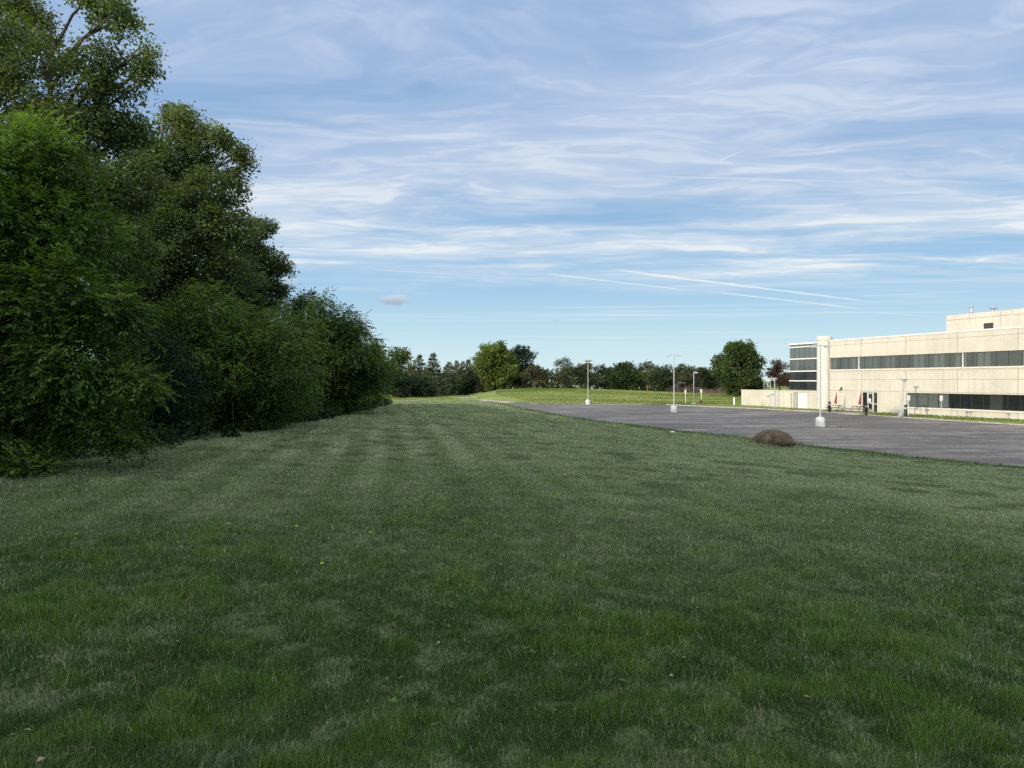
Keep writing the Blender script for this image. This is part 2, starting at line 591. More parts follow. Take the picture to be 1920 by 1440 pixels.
def glass_material(name, base, blind, seed, ref=0.5):
    """tinted glazing: some panes show drawn blinds behind the tint (pane index from object x)"""
    m = bpy.data.materials.new(name)
    m.use_nodes = True
    t = NT(m.node_tree)
    bs = t.n['Principled BSDF']
    bs.inputs['Roughness'].default_value = 0.04
    bs.inputs['Specular IOR Level'].default_value = ref
    bs.inputs['IOR'].default_value = 1.7
    oc = t.node('ShaderNodeTexCoord').outputs['Object']
    x, y, z = t.sep(oc)
    wn = t.node('ShaderNodeTexWhiteNoise', noise_dimensions='1D')
    t.l.new(t.add(t.math('FLOOR', t.div(x, 1.22)), seed), wn.inputs['W'])
    f = t.smooth(wn.outputs[0], 0.35, 0.85)
    t.l.new(t.mix(f, base, blind), bs.inputs['Base Color'])
    # slightly bowed panes
    b = t.node('ShaderNodeBump')
    b.inputs['Strength'].default_value = 0.04
    b.inputs['Distance'].default_value = 0.05
    t.l.new(t.noise(oc, 1.1, 2, 0.5), b.inputs['Height'])
    t.l.new(b.outputs[0], bs.inputs['Normal'])
    return m


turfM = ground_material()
asphaltM = asphalt_material()
panelM = concrete_panel_material()
glassHi = glass_material('upper_glazing', (0.032, 0.045, 0.053), (0.075, 0.095, 0.10), 3.0, 0.9)  # base made bluer, standing in for reflected sky
glassLo = glass_material('lower_glazing', (0.012, 0.013, 0.015), (0.035, 0.038, 0.036), 8.0, 0.35)
glassBlk = glass_material('corner_glazing', (0.015, 0.020, 0.026), (0.03, 0.037, 0.042), 5.0, 0.7)
glassSky = glass_material('corner_glazing_sky_grey', (0.05, 0.062, 0.066), (0.08, 0.095, 0.098), 11.0, 0.7)  # greyer base stands in for reflected sky
glassSky2 = glass_material('sky_reflection_glazing', (0.085, 0.105, 0.115), (0.095, 0.115, 0.125), 2.0, 0.7)  # paler still: sky reflection put into the top rows' colour
whiteM = pmat('white_paint', (0.72, 0.72, 0.70), 0.5, 0.4, var=0.08)
ledgeM = pmat('ledge_concrete', (0.56, 0.52, 0.45), 0.8, 0.2, var=0.08)
copingM = pmat('white_coping', (0.70, 0.68, 0.63), 0.5, 0.4, var=0.04)
jointM = pmat('joint_sealant', (0.30, 0.27, 0.22), 0.9, 0.1, var=0.1)
poleM = pmat('pole_shade_paint', (0.33, 0.345, 0.365), 0.45, 0.4, var=0.08)  # white poles: bluish shade put into the paint colour
lampM = pmat('lamp_housing', (0.38, 0.40, 0.43), 0.4, 0.5, var=0.06)  # darkened like the poles to carry shade
lensM = pmat('lamp_lens', (0.50, 0.52, 0.52), 0.25, 0.5, var=0.05)
baseM = pmat('painted_concrete', (0.48, 0.48, 0.47), 0.8, 0.2, var=0.28, scale=4, bump=0.3)
kerbM = pmat('kerb_concrete', (0.36, 0.33, 0.30), 0.9, 0.2, var=0.22, scale=1.5, bump=0.4, bscale=25)
walkM = pmat('walk_concrete', (0.33, 0.28, 0.24), 0.9, 0.2, var=0.2, scale=1.2, bump=0.3, bscale=25)
mulliM = pmat('dark_mullion', (0.035, 0.038, 0.042), 0.4, 0.4, var=0.1)
frameM = pmat('bright_frame', (0.55, 0.53, 0.49), 0.4, 0.4, var=0.06)
redM = pmat('red_canvas', (0.23, 0.04, 0.045), 0.8, 0.2, var=0.25, scale=5)
woodM = pmat('weathered_wood', (0.22, 0.19, 0.16), 0.85, 0.2, var=0.25, scale=5)
blackM = pmat('black_plastic', (0.012, 0.012, 0.013), 0.5, 0.4, var=0.2)
steelM = pmat('galvanised_steel', (0.42, 0.43, 0.44), 0.45, 0.5, metal=0.6, var=0.1)
signM = pmat('sign_metal', (0.42, 0.405, 0.40), 0.5, 0.4, var=0.1)
roofM = pmat('flat_roof_gravel', (0.28, 0.26, 0.24), 0.95, 0.1, var=0.2)
brickM = pmat('dark_brick', (0.075, 0.060, 0.055), 0.9, 0.2, var=0.25, scale=2)
hydrantM = pmat('hydrant_paint', (0.06, 0.02, 0.018), 0.6, 0.3, var=0.2)
yellowM = pmat('yellow_petals', (0.62, 0.55, 0.06), 0.8, 0.2, var=0.15, scale=40)
stemM = pmat('green_stem', (0.10, 0.16, 0.05), 0.7, 0.2, var=0.15)


def rock_material():
    m = bpy.data.materials.new('boulder_stone')
    m.use_nodes = True
    t = NT(m.node_tree)
    bs = t.n['Principled BSDF']
    bs.inputs['Roughness'].default_value = 0.9
    bs.inputs['Specular IOR Level'].default_value = 0.2
    oc = t.node('ShaderNodeTexCoord').outputs['Object']
    n1 = t.noise(oc, 1.6, 6, 0.65, 0.4)
    n2 = t.noise(oc, 8.0, 6, 0.7)
    c = t.mix(t.smooth(n1, 0.35, 0.65), (0.058, 0.042, 0.030), (0.125, 0.092, 0.060))
    c = t.mix(t.mul(t.smooth(n2, 0.5, 0.7), 0.6), c, (0.16, 0.135, 0.095))
    c = t.mix(t.mul(t.smooth(t.noise(oc, 2.7, 5, 0.7), 0.55, 0.65), 0.6), c, (0.11, 0.105, 0.05))
    t.l.new(c, bs.inputs['Base Color'])
    b = t.node('ShaderNodeBump')
    b.inputs['Strength'].default_value = 1.0
    b.inputs['Distance'].default_value = 0.14
    t.l.new(t.add(n2, n1), b.inputs['Height'])
    t.l.new(b.outputs[0], bs.inputs['Normal'])
    return m


rockM = rock_material()

# ------------------------------------------------------------------ ground, car park, road, kerbs
def axis(lo, hi, step, far):
    mid = np.arange(lo, hi + 1e-6, step)
    out, d, p = [], step, hi
    while p < far:
        d *= 1.35
        p += d
        out.append(p)
    left, d, p = [], step, lo
    while p > -far:
        d *= 1.35
        p -= d
        left.append(p)
    return np.array(left[::-1] + list(mid) + out)


def build_ground():
    xs = axis(-30, 60, 0.25, 3500)
    ys = axis(-10, 175, 0.3, 3500)
    X, Y = np.meshgrid(xs, ys)
    Z = gz(X, Y)
    Z = np.where((np.abs(X) > 300) | (np.abs(Y) > 400), Z * 0, Z)
    co = np.stack([X.ravel(), Y.ravel(), Z.ravel()], 1)
    nx, ny = len(xs), len(ys)
    i = np.arange(nx * ny).reshape(ny, nx)
    q = np.stack([i[:-1, :-1], i[:-1, 1:], i[1:, 1:], i[1:, :-1]], -1).reshape(-1, 4)
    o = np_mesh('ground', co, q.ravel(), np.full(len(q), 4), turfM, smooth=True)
    tag(o, kind='structure')


build_ground()

# the building stands along this line: A + k*U, its front faces -N
A0 = Vector((39.0, 88.0))
U = Vector((0.325, -0.946)).normalized()
N = Vector((-U.y, U.x))           # pointing into the building
BZ = atan2(U.y, U.x)


def wl(k, n=0.0, z=0.0):
    """wall coords -> world: k metres along the front, n metres in (negative: out in front)"""
    p = A0 + U * k + N * n
    return Vector((p.x, p.y, z))


def sheet(name, poly, z, mat, thick=0.0, kind='structure'):
    """flat sheet over a polygon; with small subdivisions unnecessary (land is level here)"""
    m = MB()
    n = len(poly)
    if thick:
        vs = [(x, y, z - thick) for x, y in poly] + [(x, y, z) for x, y in poly]
        fs = [tuple(range(n, 2 * n))] + [(i, (i + 1) % n, n + (i + 1) % n, n + i) for i in range(n)]
    else:
        vs = [(x, y, z) for x, y in poly]
        fs = [tuple(range(n))]
    m.raw(vs, fs)
    return tag(m.build(name, mat), kind=kind)


near = [(float(edge_x(y)) + 1.3 * (vnoise(y, 3.3, 0.5) - 0.5) + 0.9 * (vnoise(y, 9.3, 2.3) - 0.5), float(y)) for y in np.arange(-20, 119, 0.6)]
KERB = -6.9
KL = ((45, -9.8), (12, -6.95), (-2.0, -6.7))
kline = [tuple(wl(k, n)[:2]) for k, n in KL]
farline = [(31.6, 90.2), (29.2, 93.0), (27.0, 97.5), (22.8, 105.6), (19.5, 107.2), (6.5, 108.4), (4.6, 110.2), (2.6, 114.5)]
poly = near + [(-4.6, 124), (-1.2, 121), (2.4, 115.5)] + farline[::-1] + kline[::-1] + [(60, -20)]
sheet('parking_lot', poly, 0.035, asphaltM)


def ribbon(name, pts, w, mat, zoff, h=None, kind='structure'):
    """strip following the ground along pts; h: a kerb of that height"""
    P = []
    for a, b in zip(pts[:-1], pts[1:]):
        a, b = Vector(a), Vector(b)
        n = max(1, int((b - a).length / 1.0))
        for i in range(n):
            P.append(a.lerp(b, i / n))
    P.append(Vector(pts[-1]))
    m = MB()
    vs = []
    for i, p in enumerate(P):
        d = (P[min(i + 1, len(P) - 1)] - P[max(i - 1, 0)]).normalized()
        s = Vector((-d.y, d.x)) * w / 2
        for q in (p + s, p - s):
            zz = gzf(q.x, q.y) + zoff if h is None else zoff
            vs.append((q.x, q.y, zz))
    if h is None:
        m.raw(vs, [(2 * i, 2 * i + 1, 2 * i + 3, 2 * i + 2) for i in range(len(P) - 1)])
    else:
        n = len(vs)
        top = [(x, y, z + h) for x, y, z in vs]
        fs = []
        for i in range(len(P) - 1):
            a, b, c, d = 2 * i, 2 * i + 1, 2 * i + 3, 2 * i + 2
            fs += [(n + a, n + b, n + c, n + d), (a, d, n + d, n + a), (b, n + b, n + c, c)]
        fs += [(0, n, n + 1, 1), (2 * len(P) - 2, 2 * len(P) - 1, n + 2 * len(P) - 1, n + 2 * len(P) - 2)]
        m.raw(vs + top, fs)
    return tag(m.build(name, mat), kind=kind)


ribbon('kerb', [tuple(wl(45, -9.72)[:2]), tuple(wl(12, -6.87)[:2]), tuple(wl(-2.1, -6.62)[:2]), (31.6, 90.3), (29.3, 93.1), (27.1, 97.6), (22.9, 105.7)], 0.16, kerbM, 0.0, 0.13)
ribbon('kerb', [(19.4, 107.3), (6.4, 108.5), (4.7, 110.3), (2.7, 114.6)], 0.16, kerbM, 0.0, 0.07)
# drive leaving the far corner and the path that runs on behind the hedge
ribbon('road', [(0.3, 115), (-4, 118.5), (-8, 125), (-10, 132)], 3.0, walkM, 0.03)
ribbon('path', [(-10.5, 130.5), (-15, 122), (-20, 114), (-28, 106)], 1.2, walkM, 0.035)
# concrete walk between the bollards and the tables
walk = [wl(0.6, KERB + .17), wl(10.8, KERB + .17), wl(10.4, KERB + 2.2), wl(1.4, KERB + 2.2)]
sheet('pavement', [(p.x, p.y) for p in walk], 0.11, walkM, 0.1)
apron = [(27.1, 97.8), (31.7, 90.6), (33.6, 92.2), (29.6, 99.4)]

# ------------------------------------------------------------------ leaves, trunks, crowns
def unit(v):
    return v / np.maximum(np.linalg.norm(v, axis=1, keepdims=True), 1e-9)


def leaf_cards(name, P, D, L, W, tint, mat, parent=None, droop=0.15, g=rng):
    """one pointed, slightly folded leaf per row: base P, direction D, length L, width W"""
    n = len(P)
    D = unit(D)
    r = unit(np.cross(D, unit(g.normal(size=(n, 3)) * 0.6 + np.array([0, 0, 1.0]))))
    nn = np.cross(r, D)
    L, W = np.broadcast_to(L, (n,))[:, None], np.broadcast_to(W, (n,))[:, None]
    m = P + D * L * 0.48
    tip = P + D * L - nn * L * droop
    a = m + r * W / 2 + nn * W * 0.12
    b = m - r * W / 2 + nn * W * 0.12
    co = np.stack([P, a, tip, b], 1).reshape(-1, 3)
    f = np.arange(4 * n)
    return np_mesh(name, co, f, np.full(n, 4), mat, parent, np.repeat(tint, 4, 0))


def tints(n, base, var=0.22, yellow=0.25, g=rng):
    k = g.normal(1, var, (n, 1)).clip(0.45, 1.8)
    yl = g.normal(0, yellow, (n, 1))
    c = np.asarray(base)[None] * k
    c = c * np.concatenate([1 + 0.55 * yl, 1 + 0.25 * yl, 1 - 0.2 * yl], 1).clip(0.5, 1.7)
    return c.clip(0.004, 0.6)


def lobes_px(D, lst, depth=1.0):
    """lobes given as the photo's (px, py, radius px) at depth D (+ own offset) -> world centre + radii"""
    out = []
    for it in lst:
        px, py, r = it[:3]
        dd = D + (it[3] if len(it) > 3 else random.uniform(-1.0, 1.0) * depth)
        c = at(px, py, dd)
        rr = r * dd / F
        out.append((np.array(c), np.array([rr, rr, rr])))
    return out


def crown(parent, base, lobes, tint, name='crown', leaf=0.11, aspect=0.75, dens=170, clump=0.42, droop=0.3,
          shell=0.5, mat=None, var=0.2, yellow=0.25, cv=0.22, frond=0, g=rng, per=46, lv=0.13, fall=0.35):
    """leaves in clumps over the lobes. dens: leaves per square metre of lobe shell; frond: leaflets per compound leaf"""
    Ps, Ds, Ts = [], [], []
    tips = []
    for c, r in lobes:
        area = 4 * pi * float(np.mean(r)) ** 2
        nc = max(5, int(area * dens / per))
        d = unit(g.normal(size=(nc, 3)))
        rad = shell + (1 - shell) * g.random((nc, 1)) ** 0.6
        rad *= g.normal(1, 0.10, (nc, 1))
        cc = c + d * r * rad
        ct = tints(nc, tint, cv, yellow, g) * g.normal(1, lv)
        tips.append((c, cc))
        m = g.poisson(per, nc).clip(8)
        idx = np.repeat(np.arange(nc), m)
        k = len(idx)
        off = g.normal(size=(k, 3)) * clump * (0.5 + 0.5 * g.random((nc, 1)))[idx] * np.array([1, 1, 0.72])
        Ps.append(cc[idx] + off)
        out = unit(off) * 0.8 + d[idx] * 0.6 + g.normal(size=(k, 3)) * 0.55 + np.array([0, 0, -droop])
        Ds.append(out)
        Ts.append(ct[idx] * g.normal(1, var, (k, 1)).clip(0.5, 1.7))
    P, D, T = np.concatenate(Ps), np.concatenate(Ds), np.concatenate(Ts)
    if frond:
        n = len(P)
        D = unit(D + np.array([0, 0, -fall]))
        side = unit(np.cross(D, np.array([0, 0, 1.0]) + g.normal(size=(n, 3)) * 0.3))
        FL = leaf * 3.2 * g.normal(1, 0.2, (n, 1)).clip(0.5, 1.5)
        PP, DD, TT = [], [], []
        for j in range(frond):
            s = (j + 1) / frond
            sg = 1 if j % 2 else -1
            PP.append(P + D * FL * s - np.array([0, 0, 1.0]) * FL * fall * s * s)
            DD.append(D * 0.8 + side * (sg * 0.85 if j < frond - 1 else 0) + np.array([0, 0, -fall]) + g.normal(size=(n, 3)) * 0.12)
            TT.append(T * g.normal(1, 0.08, (n, 1)))
        P, D, T = np.concatenate(PP), np.concatenate(DD), np.concatenate(TT)
    n = len(P)
    b = np.array(base)
    low = P[:, 2] > gz(P[:, 0], P[:, 1]) + 0.03
    P, D, T = P[low], D[low], T[low]
    n = len(P)
    L = leaf * g.normal(1, 0.22, n).clip(0.5, 1.6)
    o = leaf_cards(name, P - b, D, L, L * aspect, T, mat or leafM, parent, g=g)
    return o, tips


def trunk(parent, base, top, r0, tips, mat=None, limbs=26, name='trunk', lean=(0, 0), g=rng, bend=0.25):
    """tapered trunk and limbs reaching into the lobes, one mesh (base is the thing's origin)"""
    m = MB()
    b = Vector(base)
    H = top - b.z
    path = []
    for i in range(9):
        s = i / 8
        path.append(Vector((lean[0] * s + bend * sin(2.2 * s * pi + b.x), lean[1] * s + bend * cos(1.7 * s * pi + b.y) - bend * cos(b.y), H * s - 0.15 * (i == 0))))
    rad = [r0 * (1.35 if i == 0 else 1 - 0.9 * (i / 8) ** 0.9) for i in range(9)]
    m.tube(path, rad, 9)
    for c, cc in tips:
        k = min(len(cc), max(2, int(limbs / max(1, len(tips)))))
        c = Vector(c) - b
        # a limb from the trunk to the lobe's heart, then branches out to clumps
        s = min(0.9, max(0.12, (c.z - 0.35 * sqrt(c.x ** 2 + c.y ** 2)) / H - 0.12))
        q = s * 8
        i0 = min(7, int(q))
        st = path[i0].lerp(path[i0 + 1], q - i0)
        mid = st.lerp(c, 0.5) + Vector((0, 0, 0.12 * (c - st).length))
        rl = max(0.02, r0 * 0.42 * (1 - s * 0.6))
        m.tube([st, mid, c], [rl, rl * 0.7, rl * 0.4], 6, cap=False)
        for j in g.choice(len(cc), k, replace=False):
            e = Vector(cc[j]) - b
            st2 = mid.lerp(c, g.random())
            mm = st2.lerp(e, 0.5) + Vector(g.normal(size=3) * 0.12)
            m.tube([st2, mm, e], [rl * 0.35, rl * 0.22, 0.008], 5, cap=False)
    return m.build(name, mat or barkM, parent, smooth=True)


def tree_px(name, label, cat, basexy, D, lst, tint, group=None, r0=0.2, top=None, depth=1.0, limbs=26, lean=(0, 0), extra=None, zs=1.0, **kw):
    lobes = [(c, r * np.array([1.05, 1.05, zs])) for c, r in lobes_px(D, lst, depth)] + (extra or [])
    base = (basexy[0], basexy[1], gzf(*basexy))
    o = empty(name, base, 0, label, cat, group)
    _, tips = crown(o, base, lobes, tint, **kw)
    tp = top or max(c[2] + 0.3 * r[2] for c, r in lobes)
    trunk(o, base, tp, r0, tips, limbs=limbs, lean=lean)
    return o

# ------------------------------------------------------------------ the tree belt on the left
COTTON, ASH, LOCUST, DARK = (0.092, 0.124, 0.048), (0.060, 0.102, 0.022), (0.064, 0.100, 0.022), (0.022, 0.042, 0.020)

tree_px('cottonwood_tree', 'tallest cottonwood, its open crown running out of view above the feathery ash', 'tree', (-13.6, 21), 21,
        [(30, -15, 55), (180, -15, 50), (212, 45, 42), (195, 110, 50), (222, 20, 25, 0), (276, 95, 22, 0), (284, 125, 16, 0), (262, 160, 26, 0), (205, 190, 45), (60, 60, 48), (110, 170, 85),
         (20, 180, 75), (190, 270, 70), (250, 250, 42), (90, 290, 90), (245, 340, 60), (160, 400, 100), (40, 420, 90), (240, 470, 70),
         (-60, 80, 100), (-80, 300, 120)],
        COTTON, r0=0.30, top=14.6, leaf=0.085, aspect=0.85, dens=300, clump=0.24, per=95, droop=0.5, shell=0.30, var=0.24, limbs=70, depth=1.6)
tree_px('cottonwood_tree', 'broad dark cottonwood with a ragged rounded top, standing behind the yellowish locust bushes', 'tree', (-14.0, 29), 29,
        [(335, 232, 34), (352, 215, 20, 0), (378, 275, 42), (405, 262, 22, 0), (330, 320, 66), (430, 275, 22, 0), (400, 365, 52), (275, 285, 36), (290, 400, 80), (418, 430, 46), (360, 450, 90),
         (452, 288, 13, 0), (462, 305, 8, 0), (440, 330, 18, 0), (250, 480, 80), (430, 520, 55), (330, 540, 90), (230, 400, 60)],
        (0.076, 0.104, 0.042), r0=0.30, leaf=0.10, aspect=0.85, dens=330, clump=0.26, per=90, droop=0.45, shell=0.35, var=0.24, limbs=60, depth=1.6)
tree_px('cottonwood_tree', 'small far cottonwood with spiky side branches, last of the tall trees above the locust bushes', 'tree', (-14.6, 39), 39,
        [(480, 438, 28), (455, 480, 48), (500, 500, 30), (470, 540, 48), (522, 495, 16, 0), (540, 502, 9, 0), (508, 545, 30), (420, 560, 55), (500, 425, 12, 0), (440, 600, 60)],
        (0.060, 0.084, 0.038), r0=0.22, leaf=0.115, aspect=0.8, dens=300, clump=0.25, per=80, droop=0.3, shell=0.3, var=0.25, limbs=60, depth=1.5)
tree_px('ash_tree', 'near bright green ash with drooping feathery leaves reaching low over the lawn', 'tree', (-9.6, 12.6), 12.6,
        [(70, 300, 70), (125, 350, 62), (60, 430, 100), (150, 450, 55), (130, 540, 78), (200, 590, 46), (232, 572, 22, -.2), (60, 580, 105), (215, 725, 40, -.3), (258, 712, 22, -.4),
         (140, 670, 76), (70, 710, 92), (200, 800, 30, -.3), (228, 812, 16, -.3), (140, 770, 56), (55, 822, 52), (-50, 380, 120), (-60, 560, 130), (-60, 740, 120), (30, 890, 26, -.7), (68, 878, 16, -.8), (-30, 870, 50, -.6)],
        ASH, r0=0.10, leaf=0.092, aspect=0.42, dens=105, clump=0.19, droop=0.05, shell=0.66, fall=0.07, lv=0.24, zs=0.72, frond=9, var=0.2, yellow=0.2, cv=0.28, limbs=50, depth=0.5, per=26)
tree_px('locust_bush', 'wide yellowish green locust bush standing in front of the dark cottonwood', 'bush', (-9.8, 23.5), 23.5,
        [(392, 575, 45), (340, 615, 50), (450, 605, 45), (540, 625, 48), (498, 665, 60), (400, 680, 85), (560, 690, 36), (540, 735, 45), (460, 745, 60), (300, 690, 60), (350, 740, 60), (480, 790, 30)],
        LOCUST, r0=0.13, leaf=0.085, aspect=0.46, dens=125, clump=0.24, droop=0.3, shell=0.68, fall=0.2, lv=0.2, zs=0.85, frond=7, var=0.2, yellow=0.3, cv=0.3, limbs=40, depth=0.9, per=26)
tree_px('locust_bush', 'tall locust bush with an airy see-through top, next to the end of the tree belt', 'bush', (-9.6, 34), 34,
        [(545, 590, 26), (585, 588, 30), (555, 640, 42), (640, 615, 32), (615, 655, 50), (670, 650, 34), (655, 700, 50), (600, 720, 50), (690, 690, 28), (690, 730, 22), (610, 568, 12), (565, 560, 10)],
        (0.060, 0.095, 0.024), r0=0.12, leaf=0.11, aspect=0.46, dens=85, clump=0.27, droop=0.2, shell=0.6, fall=0.2, lv=0.18, frond=7, var=0.22, yellow=0.25, cv=0.3, limbs=50, depth=1.0, per=24)
tree_px('locust_bush', 'rounded green bush closing the tree belt where the lawn meets the far path', 'bush', (-9.4, 47), 47,
        [(690, 660, 22), (715, 680, 20), (705, 710, 26), (680, 700, 26), (722, 700, 12), (690, 735, 20), (670, 740, 18)],
        (0.066, 0.105, 0.028), r0=0.10, leaf=0.15, aspect=0.5, dens=200, clump=0.35, droop=0.3, shell=0.4, var=0.22, yellow=0.25, limbs=24, depth=1.0)
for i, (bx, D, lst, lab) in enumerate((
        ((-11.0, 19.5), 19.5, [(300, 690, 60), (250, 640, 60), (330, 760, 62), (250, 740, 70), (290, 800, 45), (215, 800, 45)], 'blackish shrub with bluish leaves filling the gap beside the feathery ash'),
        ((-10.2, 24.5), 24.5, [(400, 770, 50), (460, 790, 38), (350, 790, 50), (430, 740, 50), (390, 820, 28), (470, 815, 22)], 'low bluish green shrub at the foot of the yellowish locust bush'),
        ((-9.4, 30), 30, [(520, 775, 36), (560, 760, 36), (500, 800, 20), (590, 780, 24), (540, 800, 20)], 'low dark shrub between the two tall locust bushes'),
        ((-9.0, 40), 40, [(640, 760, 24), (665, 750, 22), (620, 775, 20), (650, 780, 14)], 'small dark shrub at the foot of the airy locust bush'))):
    tree_px('shrub', lab, 'shrub', bx, D, lst, (0.011, 0.023, 0.014), 'dark shrubs under the tree belt', r0=0.05, leaf=0.085, aspect=0.5, dens=330, clump=0.24, droop=0.25,  # tint darkened to carry the belt's deep shade
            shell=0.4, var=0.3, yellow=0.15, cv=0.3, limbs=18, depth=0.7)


def rough_lobes(cx, cy, h, w, n, z0=0.3, g=rng):
    out = []
    for i in range(n):
        s = i / max(1, n - 1)
        z = gzf(cx, cy) + h * (z0 + (0.9 - z0) * s)
        rr = w * (0.62 - 0.30 * s) * g.uniform(0.8, 1.15)
        a = g.uniform(0, 2 * pi)
        d = w * 0.42 * (1 - 0.7 * s)
        out.append((np.array([cx + d * cos(a), cy + d * sin(a), z]), np.array([rr, rr, rr * 0.85])))
    return out


# trees standing deeper in the belt; the first, unseen, is added to cast shade
for (bx, by, h, w, lab) in ((-17.5, 16.5, 9.2, 3.4, 'unseen tree added for shade right behind the feathery ash'),
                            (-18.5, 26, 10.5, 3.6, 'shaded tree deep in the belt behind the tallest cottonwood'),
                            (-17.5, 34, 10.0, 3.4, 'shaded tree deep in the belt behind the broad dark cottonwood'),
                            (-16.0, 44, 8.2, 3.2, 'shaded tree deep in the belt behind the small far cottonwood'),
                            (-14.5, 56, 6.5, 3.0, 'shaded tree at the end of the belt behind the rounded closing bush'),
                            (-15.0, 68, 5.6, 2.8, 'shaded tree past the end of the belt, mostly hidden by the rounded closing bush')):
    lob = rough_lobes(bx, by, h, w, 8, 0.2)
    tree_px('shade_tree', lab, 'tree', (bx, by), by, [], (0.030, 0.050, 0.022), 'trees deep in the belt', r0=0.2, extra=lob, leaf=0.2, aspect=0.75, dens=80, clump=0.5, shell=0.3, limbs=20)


def cloud_mesh(name, centres, radii, n_each, leaf, tint, kind, mat=leafM, flat=0.8, aspect=0.8, g=rng):
    Ps, Ds = [], []
    for c, r in zip(centres, radii):
        d = unit(g.normal(size=(n_each, 3)))
        Ps.append(np.array(c) + d * np.array([r, r, r * flat]) * g.random((n_each, 1)) ** 0.45)
        Ds.append(d + g.normal(size=(n_each, 3)) * 0.8)
    P, D = np.concatenate(Ps), np.concatenate(Ds)
    k = P[:, 2] > gz(P[:, 0], P[:, 1]) - 0.05
    P, D = P[k], D[k]
    L = leaf * g.normal(1, 0.25, len(P)).clip(0.4, 1.7)
    o = leaf_cards(name, P, D, L, L * aspect, tints(len(P), tint, 0.28, 0.2, g), mat)
    return tag(o, kind=kind)


# the wood goes on behind the photographer: its shadow covers the lawn and the car park
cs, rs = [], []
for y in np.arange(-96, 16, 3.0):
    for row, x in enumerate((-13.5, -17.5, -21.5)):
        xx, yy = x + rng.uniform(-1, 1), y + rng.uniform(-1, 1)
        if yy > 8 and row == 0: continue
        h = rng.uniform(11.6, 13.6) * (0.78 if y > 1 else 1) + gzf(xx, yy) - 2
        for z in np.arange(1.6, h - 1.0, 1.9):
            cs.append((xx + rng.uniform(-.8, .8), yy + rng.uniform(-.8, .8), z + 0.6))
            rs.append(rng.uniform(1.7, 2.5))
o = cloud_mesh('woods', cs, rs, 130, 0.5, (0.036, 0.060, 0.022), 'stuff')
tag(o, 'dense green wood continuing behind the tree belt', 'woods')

# weeds and low growth along the foot of the belt
cs, rs = [], []
for y in np.arange(9.5, 62, 0.8):
    for k in range(3):
        x0 = np.interp(y, [9, 13, 19, 24, 30, 38, 50, 62], [-8.6, -8.6, -8.1, -7.7, -7.5, -7.9, -9.0, -10.5])
        xx = x0 - rng.uniform(0.1, 2.6)
        cs.append((xx, y + rng.uniform(-.4, .4), gzf(xx, y) + 0.15))
        rs.append(rng.uniform(0.3, 0.7) * (0.6 + 0.5 * (x0 - xx)))
for y in np.arange(11, 60, 1.1):
    for k in range(2):
        x0 = np.interp(y, [9, 24, 40, 62], [-12.5, -12.0, -12.5, -14.0])
        xx = x0 - rng.uniform(0.2, 3.0)
        for z in (1.0, 2.3, 3.5)[:3 if y < 42 else 2]:
            cs.append((xx, y + rng.uniform(-.5, .5), gzf(xx, y) + z))
            rs.append(rng.uniform(0.9, 1.3))
o = cloud_mesh('undergrowth', cs, rs, 260, 0.12, (0.014, 0.028, 0.012), 'stuff', aspect=0.4, flat=0.9)  # tint darkened for the deep shadow under the shrubs
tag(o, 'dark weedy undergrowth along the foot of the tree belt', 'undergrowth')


# ------------------------------------------------------------------ the distant trees
def spruce_mesh_tree(h, w, tint, g, n_lev=26):
    """returns crown arrays for a spruce at the origin"""
    Ps, Ds, Ls, Ts = [], [], [], []
    for i in range(n_lev):
        s = (i + g.random() * 0.5) / n_lev
        z = h * (0.05 + 0.94 * s)
        R_ = w * (1 - s) ** 0.85 * g.uniform(0.8, 1.12) + 0.06
        nb = int(7 + 9 * (1 - s))
        for b in range(nb):
            a = g.uniform(0, 2 * pi)
            rr = R_ * g.uniform(0.7, 1.12)
            k = int(7 + 18 * (1 - s))
            q = g.random(k) ** 0.6
            dirv = np.array([cos(a), sin(a), -0.22])
            P = dirv * (q * rr)[:, None] + np.array([0, 0, z]) + g.normal(size=(k, 3)) * 0.07 + np.array([0, 0, 1.0]) * (0.22 * rr * q ** 2)[:, None]
            D = dirv + g.normal(size=(k, 3)) * 0.5 + np.array([0, 0, -0.45])
            Ps.append(P); Ds.append(D)
            Ls.append(np.full(k, 0.5))
            Ts.append(np.repeat(tints(1, tint, 0.2, 0.15, g), k, 0) * g.normal(1, 0.15, (k, 1)).clip(0.5, 1.6))
    return np.concatenate(Ps), np.concatenate(Ds), np.concatenate(Ls), np.concatenate(Ts)


def conifer(name, label, cat, loc, h, w, tint, group, seed):
    g = np.random.default_rng(seed)
    o = empty(name, loc, g.uniform(0, 6.28), label, cat, group)
    P, D, L, T = spruce_mesh_tree(h, w, tint, g)
    leaf_cards('crown', P, D, L * h / 11, L * h / 11 * 0.4, T, needleM, o, g=g)
    MB().tube([(0, 0, -0.2), (0, 0, h * 0.5), (0, 0, h * 0.97)], [h * 0.018, h * 0.011, 0.02], 7).build('trunk', pineBarkM, o, smooth=True)
    return o


